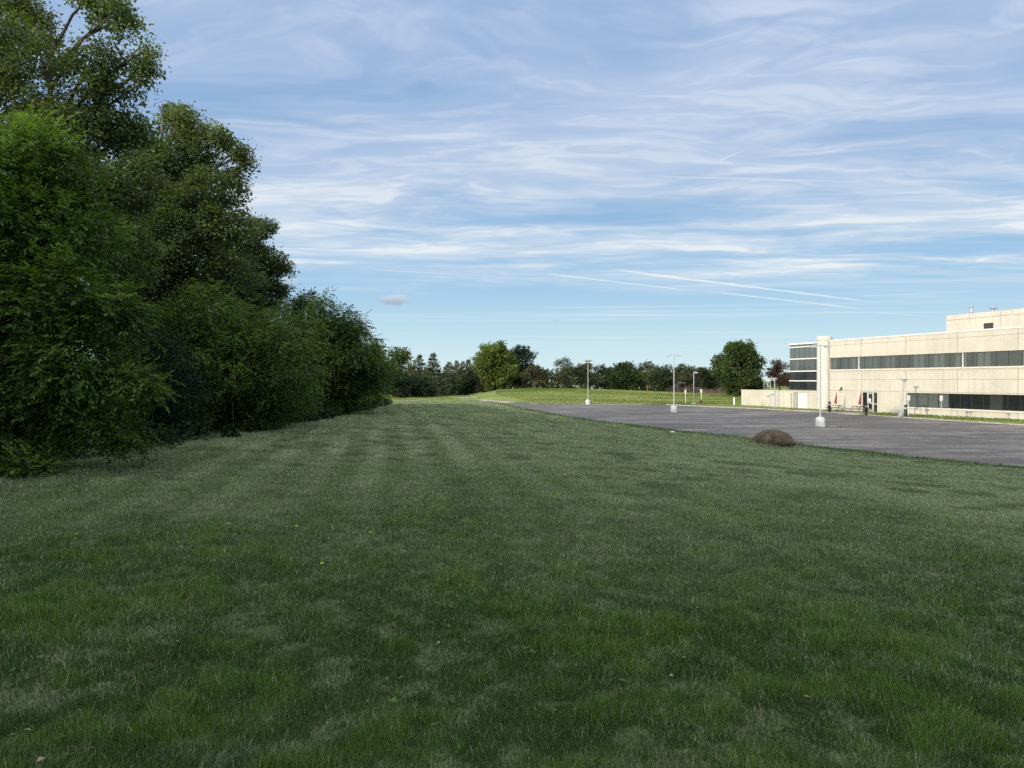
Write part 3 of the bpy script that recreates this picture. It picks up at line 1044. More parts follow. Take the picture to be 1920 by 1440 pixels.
def pine(name, label, cat, loc, h, w, tint, group, seed, bare=0.3, flat=0.42, nl=15, leaf=0.34, mat=None, aspect=0.45, dens=24, stems=1):
    """flat plates of needles on a bare trunk; also used for round-headed far trees"""
    g = np.random.default_rng(seed)
    o = empty(name, loc, 0, label, cat, group)
    lob = []
    for i in range(nl):
        s = (i + 0.5) / nl
        z = h * (bare + (0.95 - bare) * s)
        prof = sin(pi * min(1, 0.22 + 0.78 * s)) ** 0.6 if flat < 0.7 else sqrt(max(0.05, 1 - (2 * (0.08 + 0.9 * s) - 1) ** 2))
        a = g.uniform(0, 6.28)
        d = w * prof * g.uniform(0.35, 0.8)
        r = w * g.uniform(0.30, 0.46) * (0.55 + 0.45 * prof)
        lob.append((np.array(loc) + np.array([d * cos(a), d * sin(a), z]), np.array([r, r, r * flat])))
    _, tips = crown(o, loc, lob, tint, leaf=leaf, aspect=aspect, dens=dens, clump=0.30 if flat < 0.7 else 0.4, droop=-0.3 if flat < 0.7 else 0.3, shell=0.35,
                    mat=mat or needleM, var=0.22, yellow=0.18, per=22, g=g)
    trunk(o, loc, loc[2] + h * 0.93, h * 0.022, tips, mat=pineBarkM, limbs=nl * 3, g=g, bend=0.12)
    return o


def far(px, top, D):
    x = (px - 960) * D / F
    z = gzf(x, D)
    return (x, D, z), CAMZ - (top - HOR) * D / F - z


SPR, PIN, DEC = (0.080, 0.092, 0.042), (0.062, 0.076, 0.036), (0.072, 0.104, 0.035)
G1, G2 = 'spruces beyond the lawn', 'pines along the top of the mound'
DD = dict(flat=0.85, mat=leafM, aspect=0.8, leaf=0.36, dens=26)
for (px, top, hw, D, lab) in ((765, 657, 26, 146, 'broad grey green spruce right behind the round broadleaf tree'),
                              (787, 663, 24, 150, 'spruce with a ragged double top left of the pointed bright spruce'),
                              (812, 659, 22, 144, 'tall pointed spruce with the brightest sunlit tip'),
                              (842, 676, 24, 152, 'shorter spruce just right of the pointed bright spruce'),
                              (857, 674, 15, 160, 'slim spruce, first of the slim pair behind the shorter spruce'),
                              (868, 676, 14, 164, 'slim spruce, second of the slim pair, in front of the ragged pine'),
                              (878, 672, 15, 158, 'slim bluish spruce touching the ragged pine'),
                              (800, 690, 18, 138, 'low spruce in front of the pointed bright spruce')):
    loc, h = far(px, top, D)
    conifer('spruce_tree', lab, 'spruce', loc, h, hw * D / F * 1.6, SPR, G1, int(px))
for (nm, px, top, hw, D, tint, lab, cat, grp, kw) in (
        ('broadleaf_tree', 741, 652, 24, 138, DEC, 'round bright green broadleaf tree rising left of the spruces', 'tree', None, dict(DD, bare=0.1)),
        ('pine_tree', 893, 668, 17, 156, PIN, 'ragged dark pine between the slim spruces and the big sunlit broadleaf', 'pine', None, dict(bare=0.1, flat=0.55)),
        ('broadleaf_tree', 928, 645, 36, 146, (0.115, 0.145, 0.036), 'big sunlit yellow green broadleaf tree at the left end of the mound', 'tree', None, dict(DD, bare=0.14, nl=24, dens=30)),
        ('pine_tree', 980, 649, 33, 152, (0.020, 0.032, 0.018), 'big blackish pine leaning on the sunlit broadleaf tree', 'pine', None, dict(bare=0.16, flat=0.5, nl=20)),
        ('pine_tree', 1002, 687, 22, 141, (0.060, 0.062, 0.028), 'small brownish pine with a flat umbrella crown on the mound', 'pine', None, dict(bare=0.42, nl=9)),
        ('pine_tree', 1056, 670, 21, 150, PIN, 'lone dark pine with sky on both sides of its top', 'pine', G2, dict(bare=0.25, nl=13)),
        ('pine_tree', 1103, 677, 24, 154, PIN, 'dark pine with a flat spreading top behind the farthest twin-headed lamp', 'pine', G2, dict(bare=0.3)),
        ('pine_tree', 1132, 684, 22, 158, PIN, 'dark pine above the white van roof', 'pine', G2, dict(bare=0.28)),
        ('broadleaf_tree', 1174, 683, 27, 152, (0.042, 0.064, 0.022), 'bushy green broadleaf tree in the middle of the pine row', 'tree', None, dict(DD, bare=0.14, nl=16)),
        ('pine_tree', 1215, 679, 24, 150, (0.056, 0.068, 0.030), 'dark pine with a domed top right of the bushy broadleaf', 'pine', G2, dict(bare=0.26)),
        ('pine_tree', 1252, 684, 19, 156, PIN, 'narrow dark pine just left of the middle twin-headed lamp', 'pine', G2, dict(bare=0.3)),
        ('pine_tree', 1285, 682, 24, 150, (0.054, 0.068, 0.032), 'dark pine between the middle twin-headed lamp and the single lamp', 'pine', G2, dict(bare=0.32)),
        ('pine_tree', 1322, 689, 20, 154, (0.042, 0.052, 0.024), 'flat topped pine right of the single lamp', 'pine', G2, dict(bare=0.4)),
        ('pine_tree', 1342, 700, 20, 158, PIN, 'low dark pine in front of the brick building beside the big maple', 'pine', G2, dict(bare=0.35)),
        ('maple_tree', 1390, 642, 39, 132, (0.070, 0.102, 0.034), 'big round maple rising behind the left end of the low concrete wall', 'maple', None, dict(DD, bare=0.09, nl=28, dens=30)),
        ('pine_tree', 1462, 675, 25, 136, (0.085, 0.050, 0.036), 'reddish brown pine next to the dark glass corner of the building', 'pine', None, dict(bare=0.3, nl=13)),
        ('pine_tree', 1486, 684, 20, 150, PIN, 'dark pine behind the reddish one, half hidden by the glass corner', 'pine', None, dict(bare=0.3, nl=10))):
    loc, h = far(px, top, D)
    pine(nm, lab, cat, loc, h, hw * D / F * (1.2 if 'mat' in kw else 1.42), tint, grp, int(px * 3), **kw)

# low dark bushes in front of the spruces, and the mass of wood behind everything
for (px, top, hw, D, lab) in ((746, 702, 24, 134, 'low blackish bush under the round broadleaf tree'), (790, 712, 22, 136, 'low blackish bush under the spruces'),
                              (880, 712, 22, 148, 'low dark bush at the foot of the ragged pine')):
    loc, h = far(px, top, D)
    pine('dark_bush', lab, 'bush', loc, h, hw * D / F, (0.020, 0.036, 0.016), 'dark bushes before the spruces', int(px * 5), bare=0.05, **DD)
cs, rs = [], []
for px in np.arange(560, 1420, 9):
    D = rng.uniform(176, 200)
    loc, h = far(px, (rng.uniform(684, 700) if px > 720 else 706), D)
    if 1250 < px < 1385: D = 214; loc, h = far(px, rng.uniform(697, 706), D)
    for z in np.arange(0.6, max(1.0, h - 0.6), 1.3):
        cs.append((loc[0], loc[1] + rng.uniform(-3, 3), loc[2] + z))
        rs.append(1.3)
for px in np.arange(-700, 560, 22):
    D = 150
    x = (px - 960) * D / F
    for z in (1.5, 3.5, 5.5): cs.append((x, D + rng.uniform(-4, 4), z)); rs.append(2.6)
o = cloud_mesh('treeline', cs, rs, 46, 0.7, (0.036, 0.048, 0.024), 'stuff')
tag(o, 'dark mass of trees far behind the pines and spruces', 'trees')

# ------------------------------------------------------------------ the office building
def build_building():
    B = empty('office_building', (A0.x, A0.y, 0), BZ, 'long two storey cream concrete office block with ribbon windows and a dark glass corner', 'building')
    K1 = 64.0
    joints = [-0.8 + 6.1 * i for i in range(1, 12)]
    G = 0.06

    def row(m, z0, z1, k0, k1, y0=0.0, y1=0.3):
        xs = [k0] + [j for j in joints if k0 + 0.3 < j < k1 - 0.3] + [k1]
        for a, b in zip(xs[:-1], xs[1:]):
            m.box(a + (G / 2 if a != k0 else 0), b - (G / 2 if b != k1 else 0), y0, y1, z0, z1)
    w = MB()
    KW = 11.45                      # where the lower ribbon window starts
    row(w, 7.925, 8.48, 0.35, K1)
    row(w, 6.42, 7.90, 0.35, K1)
    row(w, 3.745, 4.80, 0.35, K1)
    row(w, 2.435, 3.72, 0.35, K1)
    row(w, 2.30, 2.41, KW, K1)
    w.box(0.35, 5.3 - G / 2, 0, 0.3, -0.3, 2.41)
    w.box(7.6, KW - 0.0, 0, 0.3, -0.3, 2.41)
    w.box(5.3 + G / 2, 7.6, 0, 0.3, 2.345, 2.41)
    row(w, -0.3, 0.63, KW, K1, 0.0, 0.3)
    wall = w.build('wall', panelM, B)
    bk = MB()                       # dark backing seen in the joints, and the body of the block
    bk.box(0.4, K1, 0.32, 0.42, -0.3, 2.40)
    bk.box(0.4, K1, 0.07, 0.28, 7.88, 7.94).box(0.4, K1, 0.07, 0.28, 3.70, 3.76).box(0.4, K1, 0.07, 0.28, 2.405, 2.44)
    for j in joints[:10]:
        bk.box(j - 0.06, j + 0.06, 0.07, 0.29, 6.5, 8.4).box(j - 0.06, j + 0.06, 0.07, 0.29, 2.5, 4.7)
    bk.build('joint', jointM, wall)
    MB().box(0.4, K1, 0.46, 36, -0.3, 8.2).build('core', panelM, B)
    MB().box(0.3, K1, -0.06, 0.36, 8.48, 8.60).build('coping', copingM, B)
    MB().box(-6.9, K1, 0.37, 36.0, 8.2, 8.42).build('roof', roofM, B)
    MB().box(0.35, K1, -0.10, 0.28, 4.80, 4.98).build('window_ledge', ledgeM, B, bevel=0.02)
    MB().box(KW + .02, K1, -0.08, 0.26, 0.63, 0.79).build('window_ledge', ledgeM, B, bevel=0.02)
    # ribbon windows
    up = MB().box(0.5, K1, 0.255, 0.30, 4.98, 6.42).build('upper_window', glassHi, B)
    fr = MB()
    for i in range(int((K1 - 0.5) / 1.22) + 1):
        k = 0.61 + i * 1.22
        fr.box(k - 0.018, k + 0.018, 0.225, 0.256, 5.03, 6.39)
    fr.box(0.5, K1, 0.22, 0.256, 4.981, 5.03).box(0.5, K1, 0.22, 0.256, 6.39, 6.419)
    fr.build('frame', mulliM, up)
    for k in (4.75, 17.95, 24.1):
        MB().box(k - 0.06, k + 0.06, 0.16, 0.22, 4.985, 6.415).build('bright_post', frameM, up)
    lo = MB().box(KW + .06, K1, 0.255, 0.30, 0.79, 2.30).build('lower_window', glassLo, B)
    fr = MB()
    for i in range(int((K1 - KW) / 1.22) + 1):
        k = KW + 0.08 + i * 1.22
        fr.box(k - 0.016, k + 0.016, 0.225, 0.256, 0.83, 2.27)
    fr.box(KW + .06, K1, 0.22, 0.256, 0.791, 0.83).box(KW + .06, K1, 0.22, 0.256, 2.27, 2.299)
    fr.build('frame', mulliM, lo)
    # drawn blinds behind the first lower panes
    bl = MB()
    for i in range(4):
        k = KW + 0.12 + i * 1.22
        bl.box(k, k + 1.12, 0.235, 0.25, 0.85, 2.25)
    bl.build('blind', pmat('grey_blind', (0.075, 0.088, 0.078), 0.35, 0.6, var=0.1), lo)
    # entrance
    d = empty('entrance_door')
    d.parent = B
    MB().box(5.33, 5.40, 0.06, 0.2, 0, 2.34).box(7.52, 7.59, 0.06, 0.2, 0, 2.34).box(5.40, 7.52, 0.06, 0.2, 2.26, 2.34).box(6.08, 6.16, 0.07, 0.2, 0, 2.26) \
        .box(6.92, 7.0, 0.07, 0.2, 0, 2.26).box(7.0, 7.52, 0.07, 0.2, 0.92, 1.0).build('frame', frameM, d)
    MB().box(5.40, 6.08, 0.13, 0.16, 0.02, 2.26).box(7.0, 7.52, 0.13, 0.16, 0.02, 0.92).box(7.0, 7.52, 0.13, 0.16, 1.0, 2.26).box(6.16, 6.92, 0.17, 0.19, 0.02, 2.26).build('pane', glassLo, d)
    MB().box(6.18, 6.26, 0.09, 0.13, 0.05, 2.2).box(6.82, 6.90, 0.09, 0.13, 0.05, 2.2).box(6.26, 6.82, 0.09, 0.13, 2.12, 2.2).box(6.26, 6.82, 0.09, 0.13, 0.05, 0.3) \
        .box(6.26, 6.82, 0.09, 0.13, 0.98, 1.1).build('door_leaf', frameM, d)
    MB().tube([(6.32, 0.03, 0.85), (6.32, 0.03, 1.35)], [0.02, 0.02], 6).build('handle', steelM, d)
    MB().box(6.30, 6.62, 0.06, 0.088, 1.12, 1.55).build('notice', whiteM, d)
    # round stair column
    c = MB()
    prof = [(0.85, -0.3), (0.85, 2.40), (0.835, 2.41), (0.835, 2.435), (0.85, 2.445), (0.85, 4.8), (0.835, 4.81), (0.835, 4.84), (0.85, 4.85), (0.85, 7.92), (0.835, 7.93), (0.835, 7.96), (0.87, 7.97), (0.87, 8.6), (0.92, 8.62), (0.92, 9.08), (0.84, 9.12)]
    c.lathe(prof, (-0.70, 0.12, 0), 48)
    c.build('column', pmat('column_concrete', (0.53, 0.505, 0.455), 0.8, 0.2, var=0.06, scale=1.5), B, smooth=False)
    # dark glass corner, left of the column
    for z0, z1, gm in ((2.46, 3.53, glassBlk), (3.66, 4.78, glassBlk), (4.92, 6.38, glassSky), (6.52, 7.94, glassSky2), (8.06, 8.33, glassSky2)):
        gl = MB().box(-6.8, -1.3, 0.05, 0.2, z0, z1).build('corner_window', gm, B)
        m = MB()
        for i in range(1, 6):
            k = -6.8 + i * 0.92
            m.box(k - 0.014, k + 0.014, 0.03, 0.051, z0 + .02, z1 - .02)
        m.box(-6.78, -1.35, 0.03, 0.051, z0 + .002, z0 + .021).box(-6.78, -1.35, 0.03, 0.051, z1 - .021, z1 - .002)
        m.build('frame', mulliM, gl)
    for z0, z1 in ((3.53, 3.66), (4.78, 4.92), (6.38, 6.52), (7.94, 8.06), (8.33, 8.52)):
        MB().box(-6.84, -1.3, 0.0, 0.24, z0, z1).build('spandrel', copingM, B)
    MB().box(-6.78, 0.2, 0.26, 30, 2.34, 8.2).build('corner_core', jointM, B)
    # penthouse set back on the roof
    pw = MB()
    for a, b in ((11.3, 17.5), (17.54, 23.7), (23.74, 29.9), (29.94, 50)):
        for z0, z1 in ((8.42, 10.28), (10.31, 10.84)):
            if a == 11.3 and z0 < 9:
                pw.box(a, 15.62, 6, 6.3, z0, z1).box(16.72, b, 6, 6.3, z0, z1).box(15.62, 16.72, 6, 6.3, 9.66, z1).box(15.62, 16.72, 6, 6.3, z0, 9.05)
            else:
                pw.box(a, b, 6, 6.3, z0, z1)
    pw.box(11.3, 11.6, 6.31, 24, 8.42, 10.84)
    ph = pw.build('penthouse', panelM, B)
    MB().box(11.65, 50, 6.36, 24, 8.42, 10.7).build('core', jointM, ph)
    MB().box(15.62, 16.72, 6.1, 6.16, 9.05, 9.66).build('window', glassLo, ph)
    for (k, y, h, r, cap) in ((13.1, 7.5, 1.05, 0.17, 0.24), (15.2, 8.0, 0.75, 0.16, 0.42), (17.0, 8.5, 0.45, 0.06, 0.14)):
        v = MB().lathe([(r, 0), (r, h - 0.18), (r * 0.8, h - 0.17), (r * 0.8, h - 0.1), (cap, h - 0.09), (cap, h - 0.03), (cap * 0.4, h)], (k, y, 10.70), 14)
        v.build('vent_pipe', steelM, B, smooth=True)
    # wall fittings: camera; low stubs, the first in place of a sign's cast shadow
    MB().box(2.26, 2.40, -0.16, 0.0, 2.55, 2.85).bar((2.33, -0.1, 2.58), (2.18, -0.32, 2.45), 0.09, 0.09).build('wall_camera', mulliM, B)
    for k in (14.15, 18.6, 19.0, 22.8):
        MB().tube([(k, -0.12, 0.02), (k, -0.12, 0.45), (k + 0.08, -0.16, 0.58)], [0.03, 0.03, 0.03], 6).box(k - 0.14, k + 0.14, -0.2, -0.08, 0.52, 0.64).build('wall_stub', steelM, B)
    return B


build_building()

# low concrete wall with a white door, running on from the glass corner
W = empty('concrete_wall', (A0.x, A0.y, 0), BZ, 'low cream concrete yard wall with a white door, left of the glass corner', 'wall')
m = MB()
for a, b in ((-16.9, -12.84), (-12.8, -9.44), (-9.4, -6.05), (-3.5, -1.62)):
    m.box(a, b, -0.02, 0.24, -0.3, 2.22)
m.box(-6.05, -3.5, 0.02, 0.24, 2.06, 2.22)
m.build('wall_panel', panelM, W)
MB().box(-16.95, -1.6, -0.06, 0.28, 2.22, 2.32).build('coping', ledgeM, W)
dd = MB().box(-5.25, -3.5, 0.10, 0.16, 0, 2.06)
dd.build('door', copingM, W)
MB().box(-6.05, -5.25, 0.20, 0.235, 0, 2.06).build('jamb', pmat('shaded_jamb', (0.33, 0.33, 0.32), 0.7, 0.3), W)  # recess side, its shade put into the grey colour

# ------------------------------------------------------------------ lamps
def lamp_head(m_housing, m_lens, sx, z, reach=0.30, tilt=0.06):
    a, b = reach, reach + 0.52
    vs = []
    for x, w0, w1, h0, h1 in ((a, 0.13, 0.15, -0.03, 0.07), (a + 0.22, 0.17, 0.19, -0.07, 0.10), (b, 0.15, 0.17, -0.06, 0.06)):
        dz = -tilt * (x - a) / (b - a)
        vs += [(sx * x, -w0, z + h0 + dz), (sx * x, w0, z + h0 + dz), (sx * x, w1 * 0.8, z + h1 + dz), (sx * x, -w1 * 0.8, z + h1 + dz)]
    fs = []
    for i in range(2):
        for k in range(4):
            fs.append((i * 4 + k, i * 4 + (k + 1) % 4, i * 4 + 4 + (k + 1) % 4, i * 4 + 4 + k))
    fs += [(3, 2, 1, 0), (8, 9, 10, 11)]
    m_housing.raw(vs, fs)
    m_housing.bar((sx * 0.03, 0, z + 0.03), (sx * (a + 0.02), 0, z + 0.02), 0.06, 0.06)
    m_lens.box(min(sx * (a + 0.12), sx * (b - 0.05)), max(sx * (a + 0.12), sx * (b - 0.05)), -0.12, 0.12, z - 0.115 - tilt * .6, z - 0.078)


def lot_lamp():
    o = empty('lamp_post')
    MB().lathe([(0.36, -0.1), (0.36, 0.60), (0.33, 0.68), (0.25, 0.74), (0.12, 0.75)], n=20).build('concrete_base', baseM, o)
    MB().lathe([(0.14, 0.75), (0.14, 0.78), (0.07, 0.80), (0.065, 0.9), (0.045, 6.35), (0.045, 6.5), (0.02, 6.53)], n=14).build('pole', poleM, o, smooth=True)
    MB().lathe([(0.13, 0.752), (0.13, 0.80), (0.075, 0.83)], n=8).build('base_plate', steelM, o)
    for sx in (-1, 1):
        h, l = MB(), MB()
        lamp_head(h, l, sx, 6.38)
        hd = h.build('lamp_head', lampM, o, bevel=0.015)
        l.build('lens', lensM, hd)
    return o


L0 = lot_lamp()
for i, (x, y, s, rz, lab) in enumerate(((24.0, 55.4, 0.985, 8, 'nearest twin-headed white lamp post on a round concrete base, before the building column'),
                                       (18.2, 80.0, 1.01, 4, 'middle twin-headed white lamp post on a round concrete base out in the car park'),
                                       (11.45, 107.3, 0.99, -20, 'farthest twin-headed white lamp post on a round concrete base, before the mound'))):
    o = L0 if i == 0 else copy_tree(L0)
    o.location = (x, y, 0.036)
    o.scale = (s, s, s)
    o.rotation_euler = (0, 0, R(rz))
    tag(o, lab, 'lamp post', 'twin-headed lamp posts in the car park')

o = empty('street_lamp', (28.6, 112.0, gzf(28.6, 112.0)), R(-5), 'slim white lamp post with a single head on the grass by the far kerb', 'lamp post')
MB().lathe([(0.055, -0.1), (0.055, 5.0), (0.03, 5.02)], n=12).build('pole', poleM, o, smooth=True)
MB().box(-0.32, 0.32, -0.32, 0.32, -0.2, 0.12).build('footing', baseM, o, bevel=0.03)
h, l = MB(), MB()
lamp_head(h, l, 1, 4.93, 0.06)
hd = h.build('lamp_head', lampM, o)
l.build('lens', lensM, hd)


def wall_lamp():
    o = empty('short_lamp')
    MB().lathe([(0.30, -0.1), (0.30, 0.06), (0.16, 0.10), (0.09, 0.18), (0.075, 0.22), (0.06, 3.4), (0.07, 3.5), (0.17, 3.74), (0.19, 3.78)], n=16).build('post', poleM, o, smooth=True)
    MB().lathe([(0.30, 3.80), (0.36, 3.83), (0.36, 3.89), (0.25, 3.93), (0.05, 3.94)], n=18).build('lamp_head', lampM, o, smooth=False)
    MB().lathe([(0.19, 3.76), (0.29, 3.80)], n=16).build('lens', lensM, o)
    return o


o = wall_lamp()
o.location = (35.2, 95.4, 0)
tag(o, 'upright short white lamp with a flared cap before the low yard wall', 'lamp', 'short lamps along the building')
o = copy_tree(o)
o.location = (39.75, 72.8, 0.05)
o.scale = (0.97,) * 3
o.rotation_euler = (R(-2), R(6.5), 0)
tag(o, 'short white lamp leaning over, on the grass before the lower ribbon window', 'lamp', 'short lamps along the building')

# ------------------------------------------------------------------ bollards, signs, posts
def bollard():
    o = empty('bollard')
    MB().lathe([(0.13, -0.05), (0.13, 0.80), (0.115, 0.82), (0.115, 0.98), (0.13, 1.0), (0.13, 1.18), (0.10, 1.24), (0.03, 1.25)], n=18).build('post', blackM, o)
    MB().lathe([(0.122, 0.83), (0.122, 0.97)], n=18).build('band', steelM, o)
    return o


b0 = bollard()
for i, (x, y, lab) in enumerate(((35.15, 78.8, 'black bollard standing before the picnic table nearest the column'), (36.6, 73.5, 'black bollard standing before the glazed entrance door'),
                                 (38.0, 68.7, 'black bollard beside the leaning short lamp'))):
    o = b0 if i == 0 else copy_tree(b0)
    o.location = (x, y, 0.06)
    tag(o, lab, 'bollard', 'black bollards along the kerb')


def parking_sign(w=0.28, h=0.5, top=2.15):
    o = empty('parking_sign')
    MB().box(-0.025, 0.025, -0.02, 0.02, -0.1, top).build('post', steelM, o)
    MB().box(-w / 2, w / 2, -0.045, -0.022, top - h, top + 0.03).build('sign_plate', signM, o, bevel=0.01)
    return o


s0 = parking_sign()
for i, (x, y, z, sc, lab) in enumerate(((39.1, 70.2, 0, 1, 'small pale sign on a post at the left end of the lower ribbon window'), (41.6, 69.0, 0, 1, 'small pale sign on a post before the dark part of the lower ribbon window'),
                                        (27.4, 112.4, 0, 1, 'small white sign on a post, left of the single headed lamp'), (29.4, 110.6, 0, 1.05, 'small grey sign on a post, right of the single headed lamp'))):
    o = s0 if i == 0 else copy_tree(s0)
    o.location = (x, y, gzf(x, y) + z)
    o.scale = (sc,) * 3
    o.rotation_euler = (0, 0, R(-25))
    tag(o, lab, 'sign', 'small signs on posts')
for (x, y, h, lab) in ((36.1, 92.0, 1.95, 'thin bare sign stake before the white door of the yard wall'), (34.6, 98.6, 0.75, 'short rusty stake in the grass before the yard wall')):
    o = MB().box(-0.03, 0.03, -0.02, 0.02, -0.1, h).box(-0.05, 0.05, -0.03, -0.021, h - 0.16, h).build('stake', woodM, loc=(x, y, 0))
    tag(o, lab, 'stake')
o = MB().lathe([(0.12, -0.1), (0.12, 1.0), (0.09, 1.08), (0.02, 1.1)], n=12).build('marker_post', whiteM, loc=(33.4, 107.0, gzf(33.4, 107)))
tag(o, 'stubby white marker post in the grass beyond the yard wall end', 'post')

# hydrant
o = empty('fire_hydrant', (29.0, 104.9 + 4.4, gzf(29, 109.3)), 0, 'small dark fire hydrant on the verge by the single headed lamp', 'hydrant')
MB().lathe([(0.16, -0.1), (0.16, 0.06), (0.10, 0.08), (0.10, 0.5), (0.14, 0.52), (0.14, 0.57), (0.11, 0.66), (0.04, 0.74), (0.03, 0.8)], n=12).build('body', hydrantM, o, smooth=True)
for s in (-1, 1):
    MB().tube([(s * 0.09, 0, 0.42), (s * 0.19, 0, 0.42)], [0.06, 0.06], 8).build('nozzle', hydrantM, o)

# flag poles behind the yard wall
for (px, D, h, lab) in ((1432.5, 122, 4.9, 'white flag pole nearest the big maple'), (1438.3, 122, 4.4, 'white flag pole in the middle of the three'), (1444.5, 122, 3.9, 'white flag pole nearest the reddish pine')):
    x = (px - 960) * D / F
    z = gzf(x, D)
    o = empty('flag_pole', (x, D, z), 0, lab + ' behind the yard wall', 'pole', 'white poles behind the yard wall')
    MB().lathe([(0.06, -0.1), (0.045, h * 0.5), (0.03, h - z)], n=10).build('shaft', poleM, o, smooth=True)
    MB().lathe([(0.02, h - z), (0.05, h - z + 0.04), (0.02, h - z + 0.08)], n=10).build('finial', steelM, o)

# ------------------------------------------------------------------ picnic tables and folded parasols
def picnic_table():
    o = empty('picnic_table')
    t = MB()
    for i in range(5): t.box(-0.9, 0.9, -0.36 + i * 0.147, -0.36 + i * 0.147 + 0.135, 0.70, 0.74)
    t.build('tabletop', woodM, o)
    for s in (-1, 1):
        b = MB()
        for i in range(2): b.box(-0.9, 0.9, s * 0.62 + i * 0.145, s * 0.62 + i * 0.145 + 0.135, 0.42, 0.46) if s > 0 else b.box(-0.9, 0.9, s * 0.62 - i * 0.145 - 0.135, s * 0.62 - i * 0.145, 0.42, 0.46)
        b.build('bench', woodM, o)
    for x in (-0.62, 0.62):
        l = MB().bar((x, -0.30, 0.70), (x, -0.72, -0.02), 0.05, 0.09).bar((x, 0.30, 0.70), (x, 0.72, -0.02), 0.05, 0.09).bar((x + 0.05, -0.78, 0.40), (x + 0.05, 0.78, 0.40), 0.04, 0.09).bar((x - 0.05, -0.34, 0.66), (x - 0.05, 0.34, 0.66), 0.04, 0.07)
        l.build('leg_frame', woodM, o)
    return o


def parasol():
    o = empty('parasol')
    MB().lathe([(0.022, 0.0), (0.022, 2.18), (0.01, 2.2)], n=8).build('pole', steelM, o)
    v, f = [], []
    prof = ((0.02, 2.22), (0.04, 2.05), (0.07, 1.7), (0.10, 1.2), (0.14, 0.92))
    n = 20
    for r, z in prof:
        for k in range(n):
            q = r * (1 + 0.22 * (1 if k % 2 else -1) * (0.3 + (2.2 - z) * 0.5))
            v.append((q * cos(2 * pi * k / n), q * sin(2 * pi * k / n), z + (0.05 * (k % 2) if z < 0.9 else 0)))
    f = [(i * n + k, i * n + (k + 1) % n, (i + 1) * n + (k + 1) % n, (i + 1) * n + k) for i in range(len(prof) - 1) for k in range(n)]
    f += [tuple(range(n))]
    MB().raw(v, f).build('canopy', redM, o)
    MB().lathe([(0.105, 1.28), (0.11, 1.33)], n=14).build('strap', pmat('red_strap', (0.30, 0.03, 0.035), 0.8), o)
    return o


t0, p0 = picnic_table(), parasol()
G4, G5 = 'picnic tables on the grass', 'folded red parasols over the picnic tables'
for i, (k, n, lab, pl) in enumerate(((3.93, -2.6, 'weathered picnic table nearest the round column', 'folded red parasol over the picnic table nearest the column'),
                                     (7.75, -2.8, 'weathered picnic table before the glazed entrance', 'folded red parasol over the picnic table before the entrance'))):
    p = wl(k, n, 0.02)
    o = t0 if i == 0 else copy_tree(t0)
    o.location = p
    o.rotation_euler = (0, 0, BZ + R(70 + 25 * i))
    tag(o, lab, 'picnic table', G4)
    q = p0 if i == 0 else copy_tree(p0)
    q.location = p + Vector((0, 0, 0.02))
    q.rotation_euler = (R(2), R(5 - i), 0)
    tag(q, pl, 'parasol', G5)

# ------------------------------------------------------------------ boulder, litter
def boulder(name, loc, sx, sy, sz, seed, mat, label, cat, sub=5):
    import bmesh
    bm = bmesh.new()
    bmesh.ops.create_icosphere(bm, subdivisions=sub, radius=1)
    for v in bm.verts:
        p = v.co.copy()
        q = p * 1.1 + Vector((seed, seed * 1.7, 0))
        d = mnoise.fractal(q * 1.4, 0.8, 2.1, 6) * 0.10 + mnoise.noise(p * 0.9 + Vector((seed, 0, 3))) * 0.10
        v.co = p * (1 + d)
        v.co.x += 0.16 * v.co.z                      # leans to one side
        if v.co.z < -0.25: v.co.z = -0.25 - (abs(v.co.z) - 0.25) * 0.2
        if v.co.z > 0: v.co.x *= 1 - 0.22 * v.co.z
        v.co = Vector((v.co.x * sx, v.co.y * sy, v.co.z * sz))
    me = bpy.data.meshes.new(name)
    bm.to_mesh(me)
    bm.free()
    me.polygons.foreach_set('use_smooth', [True] * len(me.polygons))
    me.materials.append(mat)
    o = bpy.data.objects.new(name, me)
    COL.objects.link(o)
    o.location = loc
    return tag(o, label, cat)


bx, by = 14.05, 38.6
boulder('boulder', (bx, by, gzf(bx, by) + 0.16), 1.20, 0.85, 0.72, 2.3, rockM, 'big brown boulder on the lawn at the edge of the car park', 'boulder')
bx, by = 10.85, 48.2
boulder('concrete_chunk', (bx, by, gzf(bx, by) + 0.04), 0.17, 0.13, 0.09, 5.1, baseM, 'small white lump of broken concrete at the edge of the car park', 'rubble', 3)
boulder('rubble_heap', (25.0, 55.0, 0.06), 0.5, 0.3, 0.10, 9.1, asphaltM, 'low dark heap of dirt beside the base of the nearest lamp', 'rubble', 4)

# ------------------------------------------------------------------ beyond the mound: brick building, van, house
o = empty('brick_building', (at(1252, 0, 190).x, 190, 0.6), R(-4), 'low dark brick building half hidden behind the pines', 'building')
MB().box(0, 19, 0, 12, -1.0, 3.4).build('wall', brickM, o)
MB().box(-0.2, 19.2, -0.25, 12.2, 3.4, 3.6).build('roof', pmat('pale_fascia', (0.16, 0.15, 0.14), 0.7), o)
for a in (3.0, 11.0):
    wn = MB().box(a, a + 5.5, -0.06, 0.05, 1.3, 2.4).build('window', glassLo, o)
    MB().box(a - 0.1, a + 5.6, -0.1, -0.061, 2.4, 2.52).build('sill', ledgeM, wn)
MB().box(4.5, 16, 2, 9, 3.62, 6.0).build('upper_storey', brickM, o)

